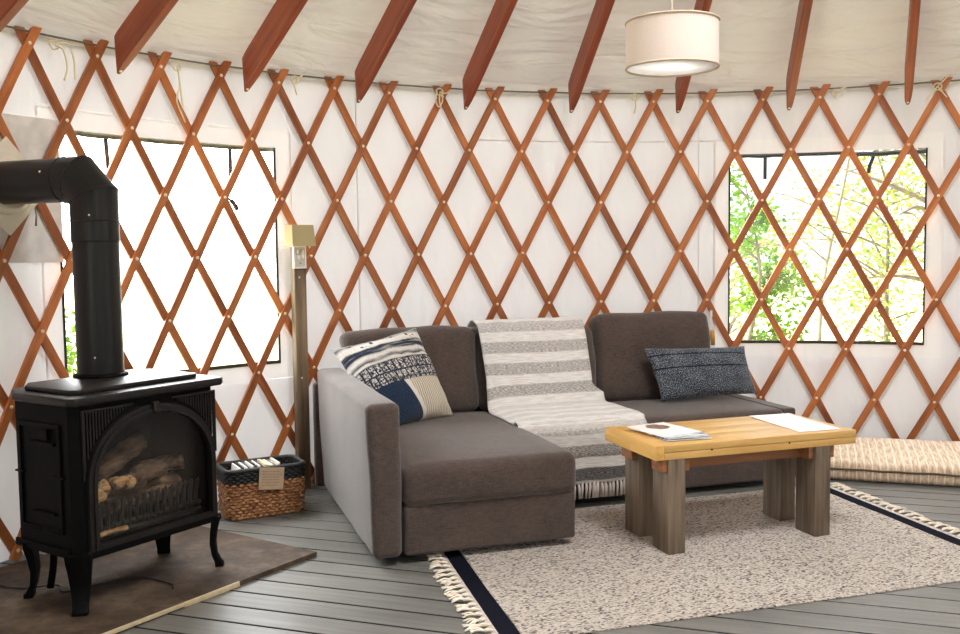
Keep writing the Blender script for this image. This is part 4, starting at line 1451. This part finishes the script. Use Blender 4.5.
tbm = tb.surf(tb.n('ShaderNodeMixShader', None, i0=0.22, i1=td, i2=tt).outputs[0])
tag(mk('heat_board', bm, tbm, None, auto=40), 'pale mottled heat board behind the lattice at the stove pipe', 'board')

# black cord lying on the hearth pad
bm = bmesh.new()
tube(bm, spline([(-2.00, 3.72, 0.0245), (-1.80, 3.63, 0.0245), (-1.66, 3.66, 0.0245), (-1.60, 3.58, 0.0245), (-1.50, 3.66, 0.0245), (-1.38, 3.74, 0.0245), (-1.22, 3.66, 0.0245), (-1.19, 3.60, 0.0245)], 8), 0.003, 7)
tag(mk('power_cord', bm, M_BLACKSTRAP), 'thin black power cord trailing across the hearth pad under the stove', 'cord')

# ------------------------------------------------------------------ basket
bas = thing('wicker_basket', 'brown woven basket with black rim beside the stove', 'basket', (-1.238, 4.570, 0), R_(28.6))
BW, BD, BH = 0.415, 0.238, 0.252
def rr_loop(w0, d0, rad, n):
    """rounded rectangle loop centred on BW/2, BD/2; returns points with outward normals"""
    hw, hd_ = w0 / 2 - rad, d0 / 2 - rad
    segs = []
    per = 4 * (hw + hd_) + 2 * math.pi * rad
    out = []
    for i in range(n):
        s = per * i / n
        for k, L in enumerate((2 * hw, math.pi * rad / 2, 2 * hd_, math.pi * rad / 2) * 2):
            if s < L or k == 7: break
            s -= L
        c = [(-hw, -hd_ - rad, 1, 0), (hw, -hd_, -90, 1), (hw + rad, -hd_, 1, 2), (hw, hd_, 0, 1), (hw, hd_ + rad, 1, 4), (-hw, hd_, 90, 1), (-hw - rad, hd_, 1, 6), (-hw, -hd_, 180, 1)][k]
        if k in (1, 3, 5, 7):
            a = R_(c[2]) + s / rad
            out.append((c[0] + rad * math.cos(a), c[1] + rad * math.sin(a), math.cos(a), math.sin(a)))
        else:
            dx, dy = ((1, 0), None, (0, 1), None, (-1, 0), None, (0, -1))[k]
            nx, ny = dy, -dx
            out.append((c[0] + dx * s, c[1] + dy * s, nx, ny))
    return out
def courses(bm, z0, z1, cnt, amp, r):
    for c in range(cnt):
        z = z0 + (z1 - z0) * c / max(1, cnt - 1)
        fl = 0.94 + 0.06 * z / BH
        nseg = 132
        lp = rr_loop(BW * fl - 0.02, BD * fl - 0.02, 0.04, nseg)
        pts = []
        for i, (x, y, nx, ny) in enumerate(lp):
            o = amp * math.sin(2 * math.pi * i / nseg * 33 + (math.pi if c % 2 else 0)) + 0.0015 * nz(i * .3, c * 2.0)
            pts.append((BW / 2 + x + nx * o, BD / 2 + y + ny * o, z + 0.0015 * nz(i * .2, c * 3.1)))
        tube(bm, pts, r, 6, closed=True)
tw = NT('seagrass_weave')
n = tw.noise(tw.mapping(tw.obj(), (60, 60, 120)), 1.0, 3.0)
M_WICK = tw.surf(tw.pbr(tw.ramp(n, [(0.34, rgb(110, 66, 38)), (0.5, rgb(160, 108, 68)), (0.66, rgb(206, 160, 112))]), 0.75))
M_RIM = flat('black_painted_weave', rgb(24, 24, 22), 0.55)
bm = bmesh.new(); courses(bm, 0.010, 0.172, 12, 0.006, 0.0088)
mk('woven_body', bm, M_WICK, bas)
bm = bmesh.new(); courses(bm, 0.184, 0.232, 5, 0.005, 0.0085)
lp = rr_loop(BW - 0.02, BD - 0.02, 0.04, 132)
tube(bm, [(BW / 2 + x, BD / 2 + y, 0.243) for x, y, _, _ in lp], 0.012, 8, closed=True)
mk('rim_band', bm, M_RIM, bas)
bm = bmesh.new()
roundbox(bm, (0.022, 0.022, 0.006), (BW - 0.022, BD - 0.022, 0.016), 0.004, 3)
a = [bm.verts.new((BW / 2 + x * 0.93, BD / 2 + y * 0.90, 0.01)) for x, y, _, _ in lp]
b_ = [bm.verts.new((BW / 2 + x * 0.955, BD / 2 + y * 0.93, 0.236)) for x, y, _, _ in lp]
join(bm, a, b_)
mk('lining', bm, flat('dark_basket_lining', rgb(40, 34, 28), 0.9), bas)
# magazines standing in the basket
spec = [((236, 232, 222), 0.010), ((40, 38, 38), 0.009), ((232, 226, 214), 0.012), ((96, 104, 112), 0.008), ((228, 222, 210), 0.012), ((34, 32, 34), 0.009), ((238, 232, 220), 0.011), ((60, 58, 60), 0.008), ((222, 206, 170), 0.020), ((236, 224, 196), 0.018), ((120, 116, 110), 0.010), ((230, 222, 204), 0.012)]
words = ['white magazine leftmost in the basket', 'black-spined magazine second from left in the basket', 'white magazine third from left in the basket', 'grey magazine fourth from left in the basket', 'white magazine fifth from left in the basket', 'black-spined magazine sixth from left in the basket', 'white magazine seventh from left in the basket', 'dark grey magazine eighth from left in the basket', 'tan thick magazine behind the paper tag in the basket', 'cream thick magazine just right of the tan one in the basket', 'grey magazine second from the right in the basket', 'white magazine rightmost in the basket']
cb, sb = math.cos(R_(28.6)), math.sin(R_(28.6))
x = 0.040
for (c, th), wl_ in zip(spec, words):
    bm = bmesh.new()
    hgt = 0.240 + 0.012 * nz(x * 70)
    sh_ = 0.030
    vs = []
    M = Matrix.Translation((x, 0.040, 0.018)) @ Matrix.Rotation(R_(9), 4, 'Y')
    roundbox(bm, (0, 0, 0), (th, 0.145, hgt), 0.0025, 3, None, M)
    o = tag(mk('magazine', bm, flat('magazine_spine', rgb(*c), 0.5)), wl_, 'magazine', 'magazines standing in the basket')
    o.location = (-1.238, 4.570, 0); o.rotation_euler = (0, 0, R_(28.6))
    x += th + 0.0062
# paper tag on the front
tagp = thing('paper_tag', 'small tan handwritten card hanging over the front rim of the basket', 'card', (-1.238, 4.570, 0), R_(28.6))
bm = bmesh.new()
M = Matrix.Translation((0.155, -0.013, 0.147)) @ Matrix.Rotation(R_(6), 4, 'Y') @ Matrix.Rotation(R_(-4), 4, 'X')
roundbox(bm, (0, 0, 0), (0.125, 0.002, 0.108), 0.0008, 4, None, M)
mk('card', bm, flat('kraft_card', rgb(186, 160, 130), 0.8), tagp)
bm = bmesh.new()
for i in range(6):
    zz = 0.088 - 0.0135 * i
    x0 = 0.014
    while x0 < 0.105 - (i == 5) * .03:
        l = random.uniform(.006, .018)
        box(bm, (x0, -0.0006, zz), (min(x0 + l, .112), 0.0, zz + 0.0028), M)
        x0 += l + 0.004
mk('handwriting', bm, flat('faded_ink', rgb(140, 112, 86), 0.9), tagp, smooth=False)

# ------------------------------------------------------------------ post with switch and sconce
THQ = 128.85
post = thing('wall_post', 'weathered wooden post standing against the lattice between stove and sofa', 'post')
post.matrix_world = wall_frame(THQ, RY - 0.052, 0)
M_POST = wood('weathered_post', rgb(88, 72, 54), rgb(150, 128, 100), 2, 0.75, 0.8, rand=0.05, knots=True, bump=0.3)
bm = bmesh.new()
box(bm, (-0.026, 0.0, 0.0), (0.046, 0.044, 1.335), None, 0.003)
mk('timber', bm, M_POST, post, auto=40)
bm = bmesh.new()
for z in (1.17, 0.62):
    lathe(bm, [(0.0001, 0.003), (0.005, 0.002), (0.006, 0)], 8, Matrix.Translation((0.004, 0, z)) @ Matrix.Rotation(R_(90), 4, 'X'))
mk('screw', bm, M_BRASS, post)
swt = thing('switch_plate', 'white double switch plate on the wooden post under the small lampshade', 'switch')
swt.matrix_world = wall_frame(THQ, RY - 0.0525, 1.283)
M_WHITE = flat('white_plastic', rgb(236, 232, 224), 0.35)
bm = bmesh.new(); roundbox(bm, (-0.036, -0.016, -0.066), (0.042, 0.0, 0.062), 0.004, 3)
mk('plate', bm, M_WHITE, swt)
bm = bmesh.new()
roundbox(bm, (-0.026, -0.018, -0.054), (0.032, -0.0155, 0.050), 0.001, 2)
mk('inset', bm, flat('pale_grey_plastic', rgb(196, 190, 180), 0.4), swt)
bm = bmesh.new()
for x_, z_ in ((-0.012, 0.026), (0.014, 0.024), (-0.010, -0.004), (0.015, 0.0)):
    box(bm, (x_ - 0.006, -0.026, z_ - 0.011), (x_ + 0.006, -0.0175, z_ + 0.011), None, 0.001)
mk('rocker', bm, M_WHITE, swt, auto=40)
bm = bmesh.new()
lathe(bm, [(0.0001, 0.002), (0.004, 0.001), (0.005, 0)], 8, Matrix.Translation((0.002, -0.0178, -0.037)) @ Matrix.Rotation(R_(90), 4, 'X'))
mk('screw', bm, M_CABLE, swt)
scn = thing('wall_sconce', 'small lamp with khaki linen shade on top of the wooden post', 'lamp')
scn.matrix_world = wall_frame(THQ, RY - 0.03, 1.335)
def linen_shade(name, col, trans, wav=220):
    t = NT(name)
    co = t.obj()
    a = t.noise(t.mapping(co, (wav, wav, 30)), 1.0, 2.0)
    b = t.noise(t.mapping(co, (30, 30, wav)), 1.0, 2.0)
    c = t.mix(t.math('MULTIPLY', t.math('ADD', a, b), 0.2), col, tuple(x * 0.6 for x in col[:3]) + (1,))
    d = t.n('ShaderNodeBsdfDiffuse', None, Color=c).outputs[0]
    tr = t.n('ShaderNodeBsdfTranslucent', None, Color=c).outputs[0]
    return t.surf(t.n('ShaderNodeMixShader', None, i0=trans, i1=d, i2=tr).outputs[0])
M_KHAKI = linen_shade('khaki_linen', rgb(196, 182, 142), 0.25)
bm = bmesh.new()
def shell(bm, w0, w1, d0, d1, z0, z1, th=0.003):
    for s, rev in ((0, 0), (th, 1)):
        A = [bm.verts.new(p) for p in ((-w0 / 2 + s, -d0 + s, z0), (w0 / 2 - s, -d0 + s, z0), (w0 / 2 - s, 0, z0), (-w0 / 2 + s, 0, z0))]
        B = [bm.verts.new(p) for p in ((-w1 / 2 + s, -d1 + s, z1), (w1 / 2 - s, -d1 + s, z1), (w1 / 2 - s, 0, z1), (-w1 / 2 + s, 0, z1))]
        for k in range(3):
            bm.faces.new((A[(k + 3) % 4], A[(k + 4) % 4], B[(k + 4) % 4], B[(k + 3) % 4]))
    return
shell(bm, 0.140, 0.128, 0.095, 0.080, 0.004, 0.118)
mk('shade', bm, M_KHAKI, scn, smooth=False)
t = NT('lit_bulb'); M_BULB = t.surf(t.n('ShaderNodeEmission', None, Color=(1.0, 0.78, 0.45, 1), Strength=14.0).outputs[0])
bm = bmesh.new()
bmesh.ops.create_uvsphere(bm, u_segments=12, v_segments=8, radius=0.016, matrix=Matrix.Translation((0, -0.035, 0.06)))
mk('bulb', bm, M_BULB, scn)
bm = bmesh.new()
tube(bm, [(0, -0.035, 0.05), (0, -0.035, 0.015), (0, -0.01, 0.003), (0, 0.0, 0.0005)], 0.008, 8)
mk('bracket', bm, M_CABLE, scn)

# white tie strap and wooden toggle at the right end of the back cushions
bm = bmesh.new()
M = wall_frame(86.75, RY - 0.012, 0.74)
box(bm, (-0.016, -0.002, 0.035), (0.0, 0.002, 0.17), M)
tgl = thing('strap_and_toggle', 'white strap with an amber wooden toggle behind the right back cushion', 'strap')
mk('strap', bm, M_BAND, tgl, smooth=False)
bm = bmesh.new()
tube(bm, [M @ Vector((-0.002, -0.004, 0.045)), M @ Vector((0.002, -0.006, 0.0)), M @ Vector((0.004, -0.004, -0.05))], [0.012, 0.016, 0.012], 8)
mk('toggle', bm, flat('amber_wood', rgb(206, 150, 62), 0.45), tgl)

# ------------------------------------------------------------------ hanging lamp
lamp = thing('pendant_lamp', 'off-white linen drum lampshade hanging from the roof', 'lamp', (0.713, 3.56, 1.956))
M_SHADE = linen_shade('offwhite_linen', rgb(240, 230, 224), 0.35)
LR, LH = 0.1665, 0.170
bm = bmesh.new()
lathe(bm, [(LR, 0.004), (LR, LH - 0.004), (LR - 0.002, LH - 0.004), (LR - 0.002, 0.004), (LR, 0.004)], 72)
mk('shade', bm, M_SHADE, lamp, auto=50)
M_TRIM = flat('shade_trim_tape', rgb(190, 170, 150), 0.85)
for z in (0.003, LH - 0.003):
    bm = bmesh.new()
    tube(bm, [(LR * math.cos(a), LR * math.sin(a), z) for a in [2 * math.pi * i / 72 for i in range(72)]], 0.0042, 8, closed=True)
    mk('rim', bm, M_TRIM, lamp)
bm = bmesh.new()
lathe(bm, [(0.0001, 0.006), (LR - 0.004, 0.006), (LR - 0.004, 0.009), (0.0001, 0.009)], 64)
mk('diffuser', bm, linen_shade('white_diffuser', rgb(248, 248, 246), 0.6), lamp)
zr = ZTAIL + (RT - math.hypot(0.713 - CX, 3.56 - CY)) * SL
bm = bmesh.new()
tube(bm, [(0, 0, LH * 0.7), (0, 0, LH + 0.3), (0, 0, zr - 1.956 + 0.15)], 0.0035, 8)
mk('cord', bm, flat('ivory_cord', rgb(226, 216, 200), 0.6), lamp)
bm = bmesh.new()
for a in (0, 120, 240):
    tube(bm, [(0, 0, LH * 0.8), (LR * math.cos(R_(a)), LR * math.sin(R_(a)), LH - 0.006)], 0.002, 6)
mk('spider', bm, M_CABLE, lamp)

pl = bpy.data.lights.new('lamp_bulb', 'POINT')
pl.energy = 0.8; pl.shadow_soft_size = 0.05; pl.color = (1.0, 0.93, 0.86)
plo = bpy.data.objects.new('lamp_bulb', pl); COL.objects.link(plo)
plo.location = (0.713, 3.56, 1.956 + 0.085)

# ------------------------------------------------------------------ outdoors
def ground():
    bm = bmesh.new()
    rad = [0.001, 5, 9, 14, 22, 40, 80]
    rings = []
    for r in rad:
        rings.append([bm.verts.new((CX + r * math.cos(2 * math.pi * k / 48), CY + r * math.sin(2 * math.pi * k / 48), -0.5 + 0.15 * nz(r * .3, k * .4) * (r > 6))) for k in range(48)])
    for A, B in zip(rings, rings[1:]): join(bm, A, B)
    t = NT('dry_pale_grass')
    n = t.noise(t.obj(), 1.3, 5.0)
    c = t.ramp(n, [(0.35, rgb(176, 172, 112)), (0.65, rgb(226, 218, 176))])
    o = struct('ground', bm, t.surf(t.pbr(c, 0.95)))
ground()

def leaf_mat(name, a, b):
    t = NT(name)
    oi = t.noise(t.obj(), 3.0, 2.0)
    c = t.ramp(oi, [(0.35, a), (0.65, b)])
    d = t.n('ShaderNodeBsdfDiffuse', None, Color=c).outputs[0]
    tr = t.n('ShaderNodeBsdfTranslucent', None, Color=c).outputs[0]
    return t.surf(t.n('ShaderNodeMixShader', None, i0=0.5, i1=d, i2=tr).outputs[0])
M_LG = leaf_mat('green_leaves', rgb(58, 96, 26), rgb(116, 146, 52))
M_LY = leaf_mat('yellow_leaves', rgb(92, 102, 40), rgb(146, 134, 58))
M_LP = leaf_mat('pale_leaves', rgb(104, 122, 58), rgb(160, 164, 92))
M_TRUNK = wood('tree_bark', rgb(86, 76, 62), rgb(136, 122, 102), 2, 0.95, 0.4)
def tree(x, y, h, spread, nb, nl, mat, label, seed, name='tree', lean=0.0, leaf=0.055, low=0.25, tr=0.06):
    rnd = random.Random(seed)
    e = thing(name, label, 'tree', (x, y, -0.52), 0, 'trees outside the windows')
    bm = bmesh.new()
    trunk = spline([(0, 0, 0), (lean * .2 + rnd.uniform(-.1, .1), rnd.uniform(-.1, .1), h * .3), (lean * .6 + rnd.uniform(-.15, .15), rnd.uniform(-.2, .2), h * .65), (lean + rnd.uniform(-.2, .2), rnd.uniform(-.2, .2), h)], 6)
    tube(bm, trunk, [tr * (1 - 0.85 * i / (len(trunk) - 1)) for i in range(len(trunk))], 7)
    tips = []
    for k in range(nb):
        f = low + (1 - low) * (k + rnd.random()) / nb
        p = trunk[min(len(trunk) - 1, int(f * (len(trunk) - 1)))]
        a = rnd.uniform(0, 2 * math.pi)
        L = spread * rnd.uniform(.55, 1.0) * (1.15 - .6 * f)
        d = Vector((math.cos(a), math.sin(a), rnd.uniform(.1, .7))).normalized()
        q1 = p + d * L * .5 + Vector((0, 0, rnd.uniform(-.05, .1))); q2 = p + d * L + Vector((rnd.uniform(-.1, .1), rnd.uniform(-.1, .1), rnd.uniform(-.25, .1)))
        sp = spline([p, q1, q2], 5)
        tube(bm, sp, [tr * .38 * (1 - .8 * i / (len(sp) - 1)) for i in range(len(sp))], 5)
        tips += sp[3:]
        for j in range(2):
            s0 = sp[rnd.randrange(4, len(sp) - 1)]
            s1 = s0 + Vector((rnd.uniform(-1, 1), rnd.uniform(-1, 1), rnd.uniform(-.4, .6))) * L * .4
            tube(bm, [s0, (s0 + s1) / 2 + Vector((0, 0, .03)), s1], [tr * .14, tr * .1, tr * .05], 4)
            tips += [s1, (s0 + s1) / 2]
    mk('trunk', bm, M_TRUNK, e)
    bm = bmesh.new()
    for k in range(nl):
        c = tips[rnd.randrange(len(tips))] + Vector((rnd.gauss(0, 1), rnd.gauss(0, 1), rnd.gauss(0, 1))) * spread * .11
        a = Vector((rnd.gauss(0, 1), rnd.gauss(0, 1), rnd.gauss(-.3, .8))).normalized()
        b = a.cross(Vector((rnd.gauss(0, 1), rnd.gauss(0, 1), rnd.gauss(0, 1)))).normalized()
        n_ = a.cross(b)
        s = leaf * rnd.uniform(.6, 1.3)
        pts = [c, c + a * s * .5 + b * s * .3 + n_ * s * .06, c + a * s * 1.2, c + a * s * .5 - b * s * .3 + n_ * s * .06]
        v = [bm.verts.new(p) for p in pts]
        bm.faces.new((v[0], v[1], v[2])); bm.faces.new((v[0], v[2], v[3]))
    f = mk('foliage', bm, mat, e, smooth=False)
    f['kind'] = 'stuff'
tree(2.38, 8.6, 2.4, 0.8, 16, 2600, M_LG, 'leafy green bush at the left of the right window, nearest outside', 11, 'bush', low=.1, leaf=.06, tr=.035)
tree(5.0, 10.0, 4.6, 1.5, 22, 1000, M_LY, 'slender tree with yellow leaves at the right side of the right window', 12, lean=-.5, tr=.10)
tree(4.1, 11.6, 4.6, 1.7, 20, 600, M_LP, 'thin pale tree with bare branches in the middle of the right window', 13, lean=.6, tr=.03)
tree(6.3, 11.4, 4.5, 1.5, 20, 1500, M_LY, 'yellow-green tree at the far right of the right window', 14, leaf=.065)
tree(3.6, 14.5, 2.0, 1.8, 22, 1800, M_LP, 'low pale bush far behind the right window', 15, 'bush', low=.1, leaf=.08)
tree(6.6, 15.5, 3.0, 2.2, 22, 3000, M_LP, 'wide pale bush in the distance behind the yellow tree', 16, 'bush', low=.1, leaf=.08)
tree(-4.3, 9.2, 1.25, .8, 12, 1200, M_LG, 'small green bush low in the left window beside the stove pipe', 17, 'bush', low=.1, leaf=.06, tr=.03)

# ------------------------------------------------------------------ light
world = bpy.data.worlds.new('World')
sc.world = world
world.use_nodes = True
wt = world.node_tree
wt.nodes.clear()
wo = wt.nodes.new('ShaderNodeOutputWorld')
bg = wt.nodes.new('ShaderNodeBackground')
tc = wt.nodes.new('ShaderNodeTexCoord')
dp = wt.nodes.new('ShaderNodeVectorMath'); dp.operation = 'DOT_PRODUCT'
gl = Vector((-0.63, 0.53, 0.57)).normalized()            # bright hazy side of the sky
dp.inputs[1].default_value = gl
wt.links.new(tc.outputs['Generated'], dp.inputs[0])
rp = wt.nodes.new('ShaderNodeValToRGB')
rp.color_ramp.elements[0].position = 0.45; rp.color_ramp.elements[0].color = (0.067, 0.072, 0.078, 1)
rp.color_ramp.elements[1].position = 1.0; rp.color_ramp.elements[1].color = (0.95, 0.98, 1.0, 1)
wt.links.new(dp.outputs['Value'], rp.inputs[0])
wt.links.new(rp.outputs[0], bg.inputs[0])
bg.inputs[1].default_value = 23.5
wt.links.new(bg.outputs[0], wo.inputs[0])

def area(name, loc, target, sx, sy, power, col):
    l = bpy.data.lights.new(name, 'AREA')
    l.shape = 'RECTANGLE'; l.size = sx; l.size_y = sy
    l.energy = power; l.color = col
    o = bpy.data.objects.new(name, l)
    COL.objects.link(o)
    o.location = loc
    o.rotation_euler = (Vector(target) - Vector(loc)).to_track_quat('-Z', 'Y').to_euler()
    return o
# added fill lamps at the unseen skylight and at unseen windows behind the viewer
zc = ZTAIL + (RT - 0.75) * SL
area('skylight_daylight', (CX, CY, zc + 0.3), (CX, CY + 0.001, 0), 1.2, 1.2, 150, (0.95, 0.98, 1.0))
for i, (a, b, z0, z1) in enumerate(BACKWIN):
    p = onwall((a + b) / 2, RF + 0.12, (z0 + z1) / 2)
    area('window_daylight', p, (CX, CY, 1.1), 1.1, 1.15, 1.5, (0.95, 0.98, 1.0))

# ------------------------------------------------------------------ camera
cam = bpy.data.cameras.new('Camera')
cam.sensor_width = 36.0
cam.lens = 36.0
cam.clip_start = 0.05
co = bpy.data.objects.new('Camera', cam)
COL.objects.link(co)
M = Matrix.Rotation(math.pi / 2 - 0.0690457, 4, 'X') @ Matrix.Rotation(-0.0124477, 4, 'Z')
M.translation = Vector((0, 0, 1.303))
co.matrix_world = M
sc.camera = co

sc.view_settings.view_transform = 'Standard'
sc.view_settings.look = 'None'
sc.view_settings.gamma = 1.0
sc.view_settings.use_curve_mapping = False
sc.view_settings.exposure = 0.17
sc.cycles.use_denoising = True
sc.cycles.max_bounces = 10
sc.cycles.diffuse_bounces = 6
sc.cycles.transparent_max_bounces = 12
